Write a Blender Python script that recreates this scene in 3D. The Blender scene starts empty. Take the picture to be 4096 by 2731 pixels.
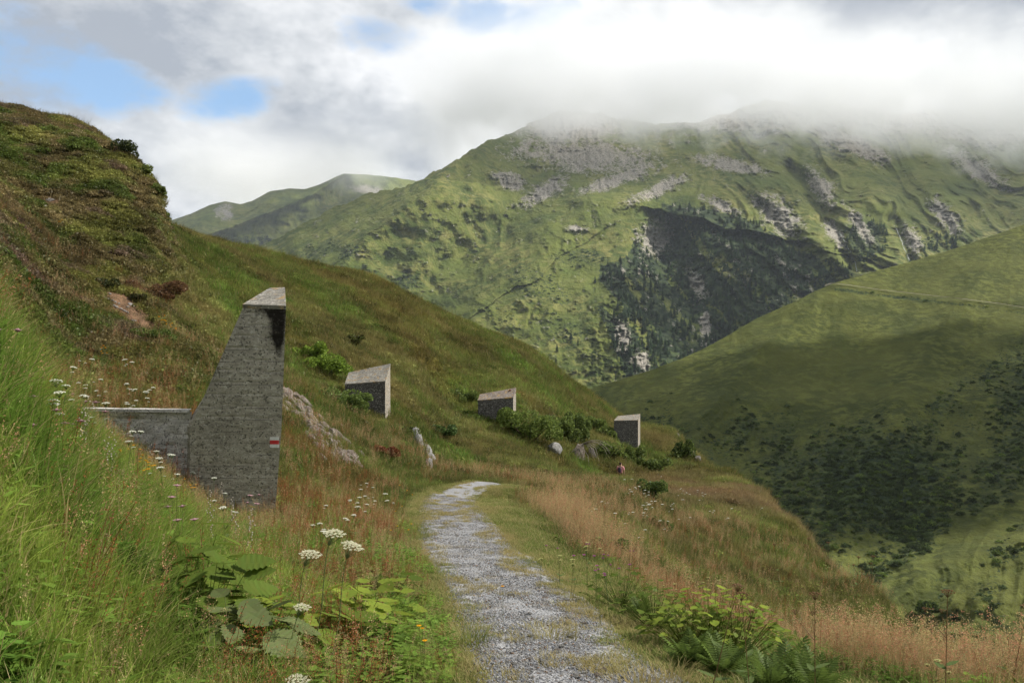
import bpy, bmesh, math, random
import numpy as np
from mathutils import Vector, Matrix, Euler
R = math.radians
random.seed(7); RNG = np.random.default_rng(11)
scene = bpy.context.scene
COL = scene.collection
F, U0, V0 = 887.0, 512.0, 391.0          # focal length and horizon, in units of a 1024-wide frame

# ------------------------------------------------------------------ camera, world, sun, exposure
cam = bpy.data.objects.new('camera', bpy.data.cameras.new('camera'))
COL.objects.link(cam); scene.camera = cam
cam.location = (0, 0, 0); cam.rotation_euler = (R(90), 0, 0)
cam.data.sensor_width = 36; cam.data.lens = 36 * F / 1024
cam.data.shift_y = (V0 - 341) / 1024
cam.data.clip_start = 0.1; cam.data.clip_end = 60000
cam.data.dof.use_dof = False

SUN_AZ, SUN_EL = 82.0, 43.0              # degrees clockwise from the view direction (+Y), and above the horizon
SUN_DIR = Vector((math.sin(R(SUN_AZ))*math.cos(R(SUN_EL)), math.cos(R(SUN_AZ))*math.cos(R(SUN_EL)), math.sin(R(SUN_EL))))
sl = bpy.data.lights.new('sun', 'SUN'); sl.energy = 5.0; sl.angle = R(0.6); sl.color = (1.0, 0.955, 0.88)
sun = bpy.data.objects.new('sun', sl); COL.objects.link(sun)
sun.rotation_euler = SUN_DIR.to_track_quat('Z', 'Y').to_euler(); sun.location = (60, 10, 60)

scene.view_settings.view_transform = 'Standard'; scene.view_settings.look = 'None'
scene.view_settings.gamma = 1; scene.view_settings.use_curve_mapping = False
scene.view_settings.exposure = 0.5
scene.render.engine = 'CYCLES'
cy = scene.cycles
cy.use_denoising = True; cy.use_adaptive_sampling = True; cy.adaptive_threshold = 0.02
cy.max_bounces = 8; cy.diffuse_bounces = 3; cy.glossy_bounces = 2; cy.transmission_bounces = 3
cy.transparent_max_bounces = 8; cy.volume_bounces = 6
cy.volume_step_rate = 1.0; cy.volume_max_steps = 128
cy.sample_clamp_indirect = 6

def direction(u, v):
    return Vector(((u-U0)/F, 1, (V0-v)/F)).normalized()

class NT:
    def __init__(s, nt): s.nt = nt
    def n(s, t, **kw):
        nd = s.nt.nodes.new(t)
        for k, val in kw.items():
            if k == 'ins':
                for kk, vv in val.items():
                    if isinstance(vv, bpy.types.NodeSocket): s.nt.links.new(vv, nd.inputs[kk])
                    else: nd.inputs[kk].default_value = vv
            else: setattr(nd, k, val)
        return nd
    def math(s, op, a, b=0.0, c=None, clamp=False):
        ins = {0: a, 1: b}
        if c is not None: ins[2] = c
        return s.n('ShaderNodeMath', operation=op, use_clamp=clamp, ins=ins).outputs[0]
    def vmath(s, op, a, b=(0, 0, 0)):
        nd = s.n('ShaderNodeVectorMath', operation=op, ins={0: a})
        if op == 'SCALE':
            if isinstance(b, bpy.types.NodeSocket): s.nt.links.new(b, nd.inputs['Scale'])
            else: nd.inputs['Scale'].default_value = b
        elif isinstance(b, bpy.types.NodeSocket): s.nt.links.new(b, nd.inputs[1])
        else: nd.inputs[1].default_value = b
        return nd.outputs['Value'] if op in ('DOT_PRODUCT', 'LENGTH') else nd.outputs[0]
    def noise(s, vec, scale, detail=4, rough=0.55, dist=0.0):
        return s.n('ShaderNodeTexNoise', ins={'Vector': vec, 'Scale': scale, 'Detail': detail, 'Roughness': rough, 'Distortion': dist}).outputs[0]
    def mr(s, val, a, b, c=0.0, d=1.0, smooth=True):
        return s.n('ShaderNodeMapRange', interpolation_type='SMOOTHSTEP' if smooth else 'LINEAR',
                   ins={0: val, 1: a, 2: b, 3: c, 4: d}).outputs[0]
    def mix(s, f, a, b, blend='MIX'):
        nd = s.n('ShaderNodeMix', data_type='RGBA', blend_type=blend)
        for i, x in ((0, f), (6, a), (7, b)):
            if isinstance(x, bpy.types.NodeSocket): s.nt.links.new(x, nd.inputs[i])
            else: nd.inputs[i].default_value = (x if i == 0 else (tuple(x) + (1,) if len(x) == 3 else x))
        return nd.outputs[2]

world = bpy.data.worlds.new('World'); scene.world = world; world.use_nodes = True
wt = world.node_tree; wt.nodes.clear(); w = NT(wt)
sky = w.n('ShaderNodeTexSky', sky_type='NISHITA', sun_disc=False, sun_elevation=R(SUN_EL), sun_rotation=R(SUN_AZ), altitude=1800, air_density=1.0, dust_density=0.6)
skyc = w.vmath('SCALE', sky.outputs[0], 0.125)
gen = w.n('ShaderNodeTexCoord').outputs['Generated']
sep = w.n('ShaderNodeSeparateXYZ', ins={0: gen})
den = w.math('ADD', w.math('MAXIMUM', sep.outputs[2], 0.0), 0.20)
px_ = w.math('DIVIDE', sep.outputs[0], den); py_ = w.math('DIVIDE', sep.outputs[1], den)
plane = w.n('ShaderNodeCombineXYZ', ins={0: px_, 1: py_, 2: 0.0}).outputs[0]
warp = w.vmath('ADD', plane, w.vmath('SCALE', w.n('ShaderNodeTexNoise', ins={'Vector': plane, 'Scale': 1.3, 'Detail': 3}).outputs[1], 0.5))
n_big = w.noise(warp, 1.1, 6, 0.56)
n_mid = w.noise(warp, 2.6, 7, 0.6)
gsc = w.n('ShaderNodeMapping', ins={0: gen, 3: (1.0, 1.0, 1.9)}).outputs[0]
n_puff = w.noise(gsc, 5.2, 9, 0.58, 0.0)
n_soft = w.noise(gsc, 2.4, 3, 0.5, 0.2)
# where the deck is torn open: a few real gaps in this part of the sky, and the noise's own elsewhere
gap = w.mr(n_big, 0.30, 0.20)
n_fine = w.noise(gsc, 12.0, 8, 0.62, 0.0)
for (u, v, rad, amp) in ((40, 68, .085, 1.0), (90, 82, .065, 1.0), (128, 90, .045, .85), (8, 70, .06, .8), (12, 14, .045, .6), (232, 96, .045, .80), (256, 88, .03, .6), (377, 32, .038, .62),
                         (352, 38, .024, .5), (425, 6, .03, .6), (478, 16, .035, .62), (540, 16, .034, .62), (20, 88, .05, .6), (205, 104, .04, .6)):
    d_ = w.vmath('LENGTH', w.vmath('MULTIPLY', w.vmath('SUBTRACT', gen, tuple(direction(u, v))), (0.62, 1, 1.5)))
    g_ = w.mr(d_, rad*1.45, 0.0, 0.0, amp*1.3)
    gap = w.math('MAXIMUM', gap, g_)
tear = w.math('ADD', w.math('MULTIPLY', w.math('SUBTRACT', n_puff, 0.5), 2.1), w.math('MULTIPLY', w.math('SUBTRACT', n_fine, 0.5), 1.5))
edge = w.math('ADD', gap, w.math('MULTIPLY', tear, w.mr(gap, 0.0, .3)))
gapm = w.mr(edge, 0.34, 1.0)
shade = w.math('ADD', w.math('MULTIPLY', n_puff, 0.85), w.math('ADD', w.math('MULTIPLY', n_soft, 0.40), w.math('MULTIPLY', w.math('SUBTRACT', n_fine, .5), .42)))
cr = w.n('ShaderNodeValToRGB', ins={0: shade}); e = cr.color_ramp.elements
e[0].position = 0.50; e[0].color = (0.40, 0.44, 0.51, 1)
e[1].position = 0.75; e[1].color = (0.96, 0.97, 0.99, 1)
m_ = cr.color_ramp.elements.new(0.61); m_.color = (0.62, 0.65, 0.69, 1)
blue = w.mix(0.22, w.vmath('MULTIPLY', skyc, (1.0, 1.55, 1.72)), (0.75, 0.8, 0.85))
final = w.mix(gapm, cr.outputs[0], blue)
bg = w.n('ShaderNodeBackground', ins={0: final, 1: 0.74})
wo = w.n('ShaderNodeOutputWorld', ins={0: bg.outputs[0]})

# ------------------------------------------------------------------ numpy noise
def _h(ix, iy, seed):
    n = (ix.astype(np.int64)*374761393 + iy.astype(np.int64)*668265263 + seed*1442695041) & 0xffffffff
    n = ((n ^ (n >> 13))*1274126177) & 0xffffffff
    n = (n ^ (n >> 16)) & 0xffffffff
    return n/4294967295.0
def vnoise(x, y, seed=0):
    x = np.asarray(x, float); y = np.asarray(y, float)
    ix = np.floor(x); iy = np.floor(y); fx = x-ix; fy = y-iy
    fx = fx*fx*fx*(fx*(fx*6-15)+10); fy = fy*fy*fy*(fy*(fy*6-15)+10)
    a = _h(ix, iy, seed); b = _h(ix+1, iy, seed); c = _h(ix, iy+1, seed); d = _h(ix+1, iy+1, seed)
    return (a*(1-fx)+b*fx)*(1-fy)+(c*(1-fx)+d*fx)*fy
def fbm(x, y, oct=4, seed=0, gain=0.5):
    t = 0; a = 1; s = 0
    for o in range(oct):
        t = t + a*(vnoise(x*2**o+o*17.3, y*2**o-o*9.1, seed+o)*2-1); s += a; a *= gain
    return t/s
def ridged(x, y, oct=5, seed=0, gain=0.55):
    t = 0; a = 1; s = 0
    for o in range(oct):
        t = t + a*(1-2*np.abs(vnoise(x*2**o+o*17.3, y*2**o-o*9.1, seed+o)*2-1)); s += a; a *= gain
    return t/s
def sst(a, b, x):
    t = np.clip((np.asarray(x, float)-a)/(b-a), 0, 1); return t*t*(3-2*t)

# ------------------------------------------------------------------ object helpers
def tag(o, label=None, cat=None, group=None, kind=None):
    if label: o['label'] = label
    if cat: o['category'] = cat
    if group: o['group'] = group
    if kind: o['kind'] = kind
    return o
def link(name, me, mats=(), parent=None):
    o = bpy.data.objects.new(name, me); COL.objects.link(o)
    if mats and not len(me.materials):
        for m in (mats if isinstance(mats, (list, tuple)) else [mats]): me.materials.append(m)
    if parent: o.parent = parent
    return o
def empty(name, loc, rz=0):
    o = bpy.data.objects.new(name, None); COL.objects.link(o)
    o.empty_display_size = 0.2; o.location = loc; o.rotation_euler = (0, 0, rz); return o
def grid_mesh(name, V, nu, nv, smooth=True):
    """V: (nv, nu, 3)"""
    me = bpy.data.meshes.new(name)
    idx = np.arange(nu*nv).reshape(nv, nu)
    q = np.stack([idx[:-1, :-1], idx[:-1, 1:], idx[1:, 1:], idx[1:, :-1]], -1).reshape(-1, 4)
    me.vertices.add(nu*nv); me.vertices.foreach_set('co', V.reshape(-1).astype(np.float32))
    me.loops.add(q.size); me.loops.foreach_set('vertex_index', q.reshape(-1).astype(np.int32))
    me.polygons.add(len(q)); me.polygons.foreach_set('loop_start', np.arange(0, q.size, 4, dtype=np.int32))
    me.polygons.foreach_set('use_smooth', np.full(len(q), smooth))
    me.update(calc_edges=True); me.validate()
    return me
def vcol(me, name, arr):
    a = me.attributes.new(name, 'FLOAT_COLOR', 'POINT')
    arr = np.asarray(arr, np.float32).reshape(-1, 3)
    a.data.foreach_set('color', np.concatenate([arr, np.ones((len(arr), 1), np.float32)], 1).reshape(-1))
def vfl(me, name, arr):
    a = me.attributes.new(name, 'FLOAT', 'POINT'); a.data.foreach_set('value', np.asarray(arr, np.float32).reshape(-1))
def P(u, v, d): return Vector((d*(u-U0)/F, d, d*(V0-v)/F))
def newmat(name):
    m = bpy.data.materials.new(name); m.use_nodes = True; m.node_tree.nodes.clear(); return m, NT(m.node_tree)
def finish(t, col, rough=0.9, bump=None, bstr=0.4, bdist=0.05, spec=0.2):
    b = t.n('ShaderNodeBsdfPrincipled', ins={'Roughness': rough, 'Specular IOR Level': spec})
    if isinstance(col, bpy.types.NodeSocket): t.nt.links.new(col, b.inputs['Base Color'])
    else: b.inputs['Base Color'].default_value = tuple(col)+(1,)
    if bump is not None:
        bn = t.n('ShaderNodeBump', ins={'Strength': bstr, 'Distance': bdist, 'Height': bump})
        t.nt.links.new(bn.outputs[0], b.inputs['Normal'])
    t.n('ShaderNodeOutputMaterial', ins={0: b.outputs[0]}); return b
def poly_in(poly, u, v):
    u = np.asarray(u); v = np.asarray(v); r = np.zeros(u.shape, bool); n = len(poly)
    for i in range(n):
        x1, y1 = poly[i]; x2, y2 = poly[(i+1) % n]
        if y1 == y2: continue
        c = ((y1 > v) != (y2 > v)) & (u < (x2-x1)*(v-y1)/(y2-y1)+x1); r ^= c
    return r
def poly_dist(line, u, v):
    """distance to a polyline in frame units and the side (-1 left of its course, +1 right)"""
    best = np.full(np.shape(u), 1e9); side = np.zeros(np.shape(u)); par = np.zeros(np.shape(u)); L = len(line)-1
    for i in range(L):
        x1, y1 = line[i]; x2, y2 = line[i+1]; dx, dy = x2-x1, y2-y1; ll = dx*dx+dy*dy
        t = np.clip(((u-x1)*dx+(v-y1)*dy)/ll, 0, 1)
        ex = u-(x1+t*dx); ey = v-(y1+t*dy); d = np.hypot(ex, ey)
        s = np.sign(dx*ey-dy*ex); m = d < best
        best = np.where(m, d, best); side = np.where(m, s, side); par = np.where(m, (i+t)/L, par)
    return best, side, par

# ------------------------------------------------------------------ far terrain: each sheet is a mountainside given by its depth over the view fan
def sheet(name, u0, u1, nu, top, bot, nv, depth, back, mat, masks, label=None, crag=.6):
    us = np.linspace(u0, u1, nu); tv = np.interp(us, *zip(*top)); tv = tv+crag*(fbm(us/14, us*0, 4, 7)+.5*fbm(us/4, us*0+5, 3, 9)); bv = np.interp(us, *zip(*bot))
    k = np.array([.25, .5, .25])
    t = np.linspace(0, 1, nv)[:, None]
    Vv = tv[None]*(1-t)+bv[None]*t; Uu = np.repeat(us[None], nv, 0)
    D = depth(Uu, Vv)
    rows = [np.stack([D*(Uu-U0)/F, D, D*(V0-Vv)/F], -1)]
    pre = []
    d0 = D[0]; z0 = d0*(V0-tv)/F
    for kk in range(1, 5):                                   # the far side of the crest
        dd = d0+back*kk; zz = z0-back*0.45*kk**1.15
        pre.insert(0, np.stack([dd*(us-U0)/F, dd, zz], -1)[None])
    V = np.concatenate(pre+rows, 0)
    me = grid_mesh(name, V, nu, nv+4)
    for k_, fn in masks.items():
        m = fn(Uu, Vv); m = np.concatenate([np.repeat(m[:1], 4, 0), m], 0)
        (vcol if m.ndim == 3 else vfl)(me, k_, m)
    o = link(name, me, mat); tag(o, kind='structure')
    if label: o['label'] = label
    o['_s'] = 0; del o['_s']
    return o, us, tv, bv, V[4:], nv
def sheet_at(S, u, v):
    o, us, tv, bv, V, nv = S
    fu = np.clip((u-us[0])/(us[-1]-us[0])*(len(us)-1), 0, len(us)-1.001)
    t = (v-np.interp(u, us, tv))/(np.interp(u, us, bv)-np.interp(u, us, tv)); fv = np.clip(t*(nv-1), 0, nv-1.001)
    iu = fu.astype(int); iv = fv.astype(int); a = (fu-iu)[..., None]; b = (fv-iv)[..., None]
    return (V[iv, iu]*(1-a)+V[iv, iu+1]*a)*(1-b)+(V[iv+1, iu]*(1-a)+V[iv+1, iu+1]*a)*b

def ell(cu, cv, ru, rv, rot=0):
    c, s = math.cos(R(rot)), math.sin(R(rot))
    def f(u, v):
        x = (u-cu)*c+(v-cv)*s; y = -(u-cu)*s+(v-cv)*c
        return 1-np.sqrt((x/ru)**2+(y/rv)**2)
    return f

def mountain_mat(name, g1, g2, rock, patch, sc, bdist):
    m, t = newmat(name)
    ob = t.n('ShaderNodeTexCoord').outputs['Object']
    n1 = t.noise(ob, sc*0.5, 5, 0.6); n2 = t.noise(ob, sc*3, 6, 0.65); n3 = t.noise(ob, sc*11, 4, 0.7)
    rk = t.n('ShaderNodeAttribute', attribute_name='rock').outputs['Fac']
    fo = t.n('ShaderNodeAttribute', attribute_name='shrub').outputs['Fac']
    tn = t.n('ShaderNodeAttribute', attribute_name='dry').outputs['Fac']
    c = t.mix(t.mr(n1, .38, .62), g1, g2)
    c = t.mix(t.mr(n2, .50, .64, 0, .6), c, tuple(x*1.7 for x in g1)); c = t.mix(t.mr(n3, .54, .72, 0, .3), c, tuple(x*.5 for x in g1))
    c = t.mix(t.math('MULTIPLY', t.mr(n2, .42, .62), tn, clamp=True), c, patch)
    sf = t.math('ADD', fo, t.math('MULTIPLY', t.math('SUBTRACT', n3, 0.5), 2.6))
    c = t.mix(t.mr(sf, .42, .62), c, t.mix(t.mr(n2, .4, .65), (0.016, 0.027, 0.014), (0.055, 0.075, 0.024)))
    rf = t.math('ADD', rk, t.math('MULTIPLY', t.math('SUBTRACT', t.noise(ob, sc*7, 5, .75), 0.5), 2.2))
    rc = t.mix(t.mr(t.noise(ob, sc*16, 4, .7), .35, .65), tuple(x*0.5 for x in rock), tuple(x*1.35 for x in rock))
    c = t.mix(t.mr(rf, .42, .62), c, rc)
    bmp = t.math('ADD', t.math('MULTIPLY', n2, 1.0), t.math('MULTIPLY', n3, 0.35))
    bmp = t.math('ADD', bmp, t.math('MULTIPLY', t.math('MULTIPLY', rk, t.noise(ob, sc*9, 4, .7)), 1.2))
    finish(t, c, 0.95, bmp, 0.8, bdist, 0.1)
    return m

# --- main massif
M_TOP = [(150, 262), (215, 262), (255, 250), (279, 237), (313, 218), (361, 196), (418, 181), (445, 166), (470, 150), (496, 139), (522, 126), (557, 112), (583, 109), (612, 117), (640, 122),
         (672, 124), (700, 121), (730, 112), (766, 98), (800, 104), (827, 101), (860, 108), (892, 114), (940, 108), (1024, 106), (1290, 70)]
M_BOT = [(150, 264), (255, 278), (330, 300), (450, 350), (520, 385), (560, 410), (600, 425), (650, 420), (760, 370), (850, 330), (1024, 270), (1290, 210)]
GORGE = [(597, 272), (628, 252), (640, 243), (668, 222), (668, 205), (735, 212), (775, 235), (805, 255), (838, 262), (860, 272), (740, 340), (628, 382), (612, 345), (606, 318), (618, 300)]
ridges = [  # polyline, amplitude in metres (towards us), reach left, reach right of its course, in frame units
    ([(470, 150), (440, 178), (420, 196), (385, 224), (340, 256), (300, 285)], 1000, 60, 75),
    ([(522, 126), (505, 158), (470, 185), (430, 195)], 120, 45, 30),
    ([(560, 195), (600, 200), (640, 205), (628, 255), (620, 300), (632, 350), (640, 400)], 330, 26, 150),
    ([(766, 98), (735, 135), (700, 160), (650, 190), (560, 240), (520, 300)], 230, 60, 80),
    ([(766, 98), (790, 150), (830, 205), (860, 262)], 260, 26, 30),
    ([(731, 175), (770, 200), (812, 240), (845, 268)], 170, 16, 40),
    ([(827, 101), (850, 150), (880, 200), (915, 260)], 260, 28, 34),
    ([(892, 114), (925, 165), (960, 215), (990, 245)], 220, 30, 40),
    ([(960, 110), (990, 150), (1040, 200)], 220, 30, 40),
    ([(1040, 106), (1090, 170), (1150, 220)], 220, 30, 60),
    ([(655, 225), (672, 260), (700, 290), (712, 335)], 130, 14, 22),
    ([(690, 215), (730, 250), (775, 290)], 140, 16, 26),
    ([(560, 112), (590, 140), (600, 165)], 120, 22, 26),
    ([(640, 122), (655, 150), (640, 170)], 90, 18, 20),
    ([(700, 121), (690, 140), (665, 160)], 120, 18, 20),
]
def nz(u, v, a=1.0): return a*fbm(u/7, v/5, 4, 91, .65)
def M_rock(u, v):
    r = -0.6+np.zeros(u.shape)
    for e_ in (ell(590, 158, 100, 24, 6), ell(620, 178, 60, 10, -20), ell(655, 236, 26, 26, 30), ell(622, 335, 12, 26, -10), ell(697, 283, 12, 26, -20), ell(705, 325, 9, 24, 0), ell(640, 362, 14, 16, 0),
               ell(778, 215, 42, 22, 38), ell(836, 235, 10, 28, -30), ell(912, 240, 13, 26, -20), ell(853, 145, 60, 14, 25), ell(980, 170, 52, 14, 30), ell(660, 188, 50, 10, -25),
               ell(545, 190, 40, 14, -30), ell(730, 165, 60, 10, 10), ell(576, 228, 16, 6, 0), ell(820, 185, 14, 30, -35), ell(990, 130, 80, 22, 5), ell(570, 128, 60, 16, 0), ell(760, 120, 90, 14, 0),
               ell(720, 205, 30, 9, 25), ell(860, 225, 10, 34, -35), ell(945, 215, 14, 34, -40), ell(880, 120, 90, 14, 0), ell(510, 180, 30, 14, 20)):
        r = np.maximum(r, e_(u, v))
    a_ = u*.6+v*.8; c_ = -u*.8+v*.6
    gz_ = poly_in(GORGE, u, v)*(.55*fbm(c_/7, a_/26, 4, 64)+.30*ridged(u/6, v/16, 3, 65)+.10)
    r = np.maximum(r, -.2+1.0*gz_)
    r = np.maximum(r, sst(690, 760, u)*(.75*ridged(c_/12+fbm(u/30, v/30, 2, 66), a_/60, 3, 67)-.50))
    r = r*0.95+0.45*nz(u, v)+0.30*sst(170, 120, v)
    return np.clip(r+.1, 0, 1)
def blur01(u, v): return sst(-14, 10, 26-poly_dist([(612, 360), (640, 285), (700, 250), (800, 268), (850, 268)], u, v)[0])*sst(225, 245, v)
def M_depth(u, v):
    wu = u+6*fbm(u/28, v/28, 3, 3); wv = v+5*fbm(u/26, v/26, 3, 8)
    D = np.interp(v, [60, 110, 200, 300, 390, 430], [4700, 3900, 2900, 2150, 1600, 1400])
    D = D+np.interp(u, [150, 300, 450, 700, 1000, 1290], [700, 350, 120, 0, 120, 300])*1.0
    for line, A, l, r in ridges:
        d, s, p = poly_dist(line, wu, wv)
        reach = np.where(s > 0, r, l)   # v grows downward: s>0 is the viewer's left of a line that runs down
        D = D-.62*A*(np.exp(-np.sqrt(d*d+9)/reach))*(1-.25*p)
    for line, A, wd in (([(545, 190), (500, 230), (440, 290), (400, 330)], 170, 28), ([(665, 240), (690, 300), (720, 345)], 200, 26), ([(792, 165), (822, 210), (852, 262)], 120, 9),
                        ([(895, 220), (912, 262)], 80, 6), ([(745, 190), (790, 240), (815, 262)], 70, 8)):
        d, s, p = poly_dist(line, wu, wv); D = D+A*np.exp(-(d/wd)**2)
    g = sst(330, 480, u)
    al = u*0.78+v*0.62; ac = -u*0.62+v*0.78                     # the gullies fall to the right
    rt = sst(660, 760, u)
    st = ridged((u+v*.1)/30+fbm(u/40, v/40, 2, 5), v/80, 4, 21)*(1-rt)+ridged(ac/17+fbm(u/40, v/40, 2, 5)*1.2, al/75, 4, 27)*rt
    steep = sst(0.0, 0.5, fbm(u/90, v/70, 2, 33)+0.35+0.6*rt)
    rough = sst(.05, .55, M_rock(u, v))+.8*blur01(u, v)+.25*sst(140, 120, v)
    D = D-(16+46*rt)*st*steep*(.35+.65*g)
    D = D-22*fbm(u/30, v/20, 3, 45)-(3+9*rt)*fbm(u/12, v/8, 4, 46)-(1+24*rough)*ridged(u/8, v/9, 4, 77)-(.5+18*rough)*ridged(u/3.2, v/4, 4, 78)-4*ridged(u/17+3, v/13, 4, 79)
    return D
def M_shrub(u, v):
    w_ = 6*fbm(u/9, v/9, 3, 61)
    a_ = u*.6+v*.8; c_ = -u*.8+v*.6; w2 = 13*fbm(c_/14, a_/44, 4, 62)
    m = poly_in(GORGE, u+w_+w2, v+w2*.6).astype(float)*np.clip(.98-.75*sst(.12, .5, fbm(c_/9+3, a_/34, 4, 63)+.18*sst(700, 800, u)), 0, 1)
    for e_, a in ((ell(865, 240, 24, 26, 40), 1), (ell(540, 285, 55, 22, 25), .55), (ell(580, 258, 40, 14, 0), .6), (ell(405, 283, 20, 12, -20), .8), (ell(350, 252, 18, 10, -30), .8), (ell(570, 335, 60, 22, 35), .5),
                  (ell(930, 245, 20, 12, 0), .7), (ell(500, 320, 60, 18, 30), .4), (ell(760, 250, 70, 24, 30), 1), (ell(318, 250, 34, 12, -20), .55), (ell(700, 215, 45, 12, 15), .9)):
        m = np.maximum(m, a*np.clip(e_(u, v)*2.2+.3*nz(u, v), 0, 1)*sst(-.3, .3, e_(u, v)))
    return np.clip(m*np.where(poly_in(GORGE, u, v), 1, .72), 0, 1)
def dryf(u, v): return np.clip(.45+.9*fbm(u/30, v/18, 3, 71), 0, 1)
mm = mountain_mat('mountain_turf_and_rock', (0.058, 0.080, 0.016), (0.112, 0.132, 0.026), (0.31, 0.285, 0.24), (0.19, 0.18, 0.055), 0.012, 12)
SM = sheet('mountain', 150, 1290, 980, M_TOP, M_BOT, 420, M_depth, 260, mm, {'rock': M_rock, 'shrub': M_shrub, 'dry': dryf},
           'green mountain massif with grey rock bands and its summit lost in cloud', 3.2)
# --- far ridge at the left
F_TOP = [(60, 262), (140, 240), (165, 222), (190, 214), (209, 205), (226, 201), (240, 204), (252, 201), (270, 191), (290, 188), (305, 189), (325, 182), (344, 173), (360, 174), (374, 175), (395, 177), (414, 180), (520, 220)]
F_BOT = [(60, 280), (520, 290)]
def F_depth(u, v):
    D = np.interp(v, [170, 200, 240, 290], [6800, 6200, 5400, 4600])+0*u
    wu = u+3*fbm(u/20, v/20, 3, 4)
    for line, A, l, r in (([(344, 174), (310, 195), (270, 212), (232, 226), (190, 240)], 900, 22, 60), ([(226, 201), (215, 215), (190, 228)], 250, 12, 20), ([(290, 188), (262, 205)], 200, 10, 14), ([(395, 177), (372, 200), (340, 225)], 250, 14, 20)):
        d, s, p = poly_dist(line, wu, v); D = D-A*np.exp(-d/np.where(s > 0, r, l))
    return D-50*fbm(u/16, v/10, 4, 14)-22*ridged(u/7, v/9, 3, 15)
def F_rock(u, v): return np.clip(np.maximum(ell(225, 212, 14, 14)(u, v), ell(370, 190, 30, 8, 10)(u, v))+.4*nz(u, v), 0, 1)
SF = sheet('far_ridge', 60, 520, 300, F_TOP, F_BOT, 110, F_depth, 500, mm, {'rock': F_rock, 'shrub': lambda u, v: np.clip(.7*ell(250, 240, 60, 8)(u, v)+.3*nz(u, v), 0, 1), 'dry': dryf},
           'far green ridge at the left with mist on its top')
# --- hill across the stream at the right
R_TOP = [(480, 420), (545, 402), (583, 390), (644, 372), (680, 359), (714, 343), (758, 317), (795, 301), (827, 285), (853, 277), (914, 260), (958, 247), (990, 236), (1024, 224), (1110, 190), (1290, 130)]
R_BOT = [(480, 600), (700, 660), (1290, 700)]
ROAD = [(822, 285), (832, 284.5), (850, 286.5), (880, 291), (920, 295.5), (960, 300), (1000, 305), (1024, 309), (1100, 320), (1290, 345)]
def R_depth(u, v):
    D = np.interp(v, [130, 225, 300, 400, 500, 600, 700], [980, 800, 640, 480, 365, 280, 225])
    D = D*(1+(1024-u)/1024*0.42)
    wu = u+8*fbm(u/40, v/40, 3, 104)
    for line, A, l, r in (([(832, 285), (760, 350), (700, 420), (680, 480)], 34, 60, 70), ([(1024, 224), (960, 300), (900, 400), (840, 520), (800, 600)], 22, 50, 50), ([(1050, 530), (960, 560), (900, 590), (860, 620)], 14, 30, 30)):
        d, s, p = poly_dist(line, wu, v); D = D-A*np.exp(-d/np.where(s > 0, r, l))
    al = u*.55-v*.83; ac = u*.83+v*.55
    D = D-4.5*ridged(ac/34+fbm(u/50, v/50, 2, 6), al/150, 3, 51)-4*fbm(u/40, v/30, 4, 52)-.6*ridged(u/9, v/6, 3, 53)
    rv = np.interp(u, *zip(*ROAD)); a = np.abs(v-rv)
    on = (u > 826)
    D = D+on*(2.2*np.exp(-((v-rv+1.6)/1.4)**2)-1.4*np.exp(-((v-rv-1.2)/1.6)**2))
    return D
def R_shrub(u, v):
    al = u*.55-v*.83; ac = u*.83+v*.55
    m = .50*fbm(ac/42, al/90, 3, 55)+.20*fbm(u/16, v/7, 3, 56)
    band = sst(350, 470, v)*sst(900-(700-v)*.2, 700, v+0*u)
    z = -0.25+.62*sst(330, 440, v+.15*(u-800))*(1-.6*sst(560, 640, v))+np.clip(ell(1000, 350, 60, 50, 0)(u, v), 0, 1)*.5+np.clip(ell(860, 480, 150, 60, 20)(u, v), 0, 1)*.5
    z = z+.32*sst(820, 900, u)*sst(500, 540, v)*(fbm(u/20, v/11, 3, 57)-.35)
    z = z+.9*np.exp(-((v-np.interp(u, *zip(*ROAD))-4)/2.5)**2)*(u > 835)
    return np.clip(z+m, 0, 1)
rm = mountain_mat('hillside_turf', (0.047, 0.057, 0.014), (0.074, 0.081, 0.019), (0.26, 0.24, 0.2), (0.112, 0.122, 0.030), 0.055, 2.2)
SR = sheet('hillside', 480, 1290, 560, R_TOP, R_BOT, 330, R_depth, 60, rm, {'rock': lambda u, v: np.clip(-.25+.4*nz(u*1.3, v*2), 0, 1), 'shrub': R_shrub, 'dry': dryf},
           'steep green hillside dark with alder scrub across the valley')
# road cut across that hill
um = np.linspace(824, 1290, 300); rv_ = np.interp(um, *zip(*ROAD))
A = sheet_at(SR, um, rv_-0.3); rows = []
for k in range(3):
    q = A.copy(); q[:, 1] -= 2.6-2.0*k/2; q[:, 2] += 0.60+0.34*k; rows.append(q)
m, t = newmat('road_dust'); ob = t.n('ShaderNodeTexCoord').outputs['Object']
finish(t, t.mix(t.noise(ob, 0.4, 3), (0.11, 0.10, 0.065), (0.17, 0.155, 0.105)), 0.95)
o = link('gravel_road', grid_mesh('gravel_road', np.stack(rows), 300, 3), m); tag(o, 'pale track cut across the opposite hillside', kind='structure')
# base under everything
m, t = newmat('valley_turf'); finish(t, (0.06, 0.075, 0.02), 0.95)
me = bpy.data.meshes.new('valley_floor'); s = 30000
me.from_pydata([(-s, -s, -420), (s, -s, -420), (s, s, -420), (-s, s, -420)], [], [(0, 1, 2, 3)])
tag(link('valley_floor', me, m), kind='structure')

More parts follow.
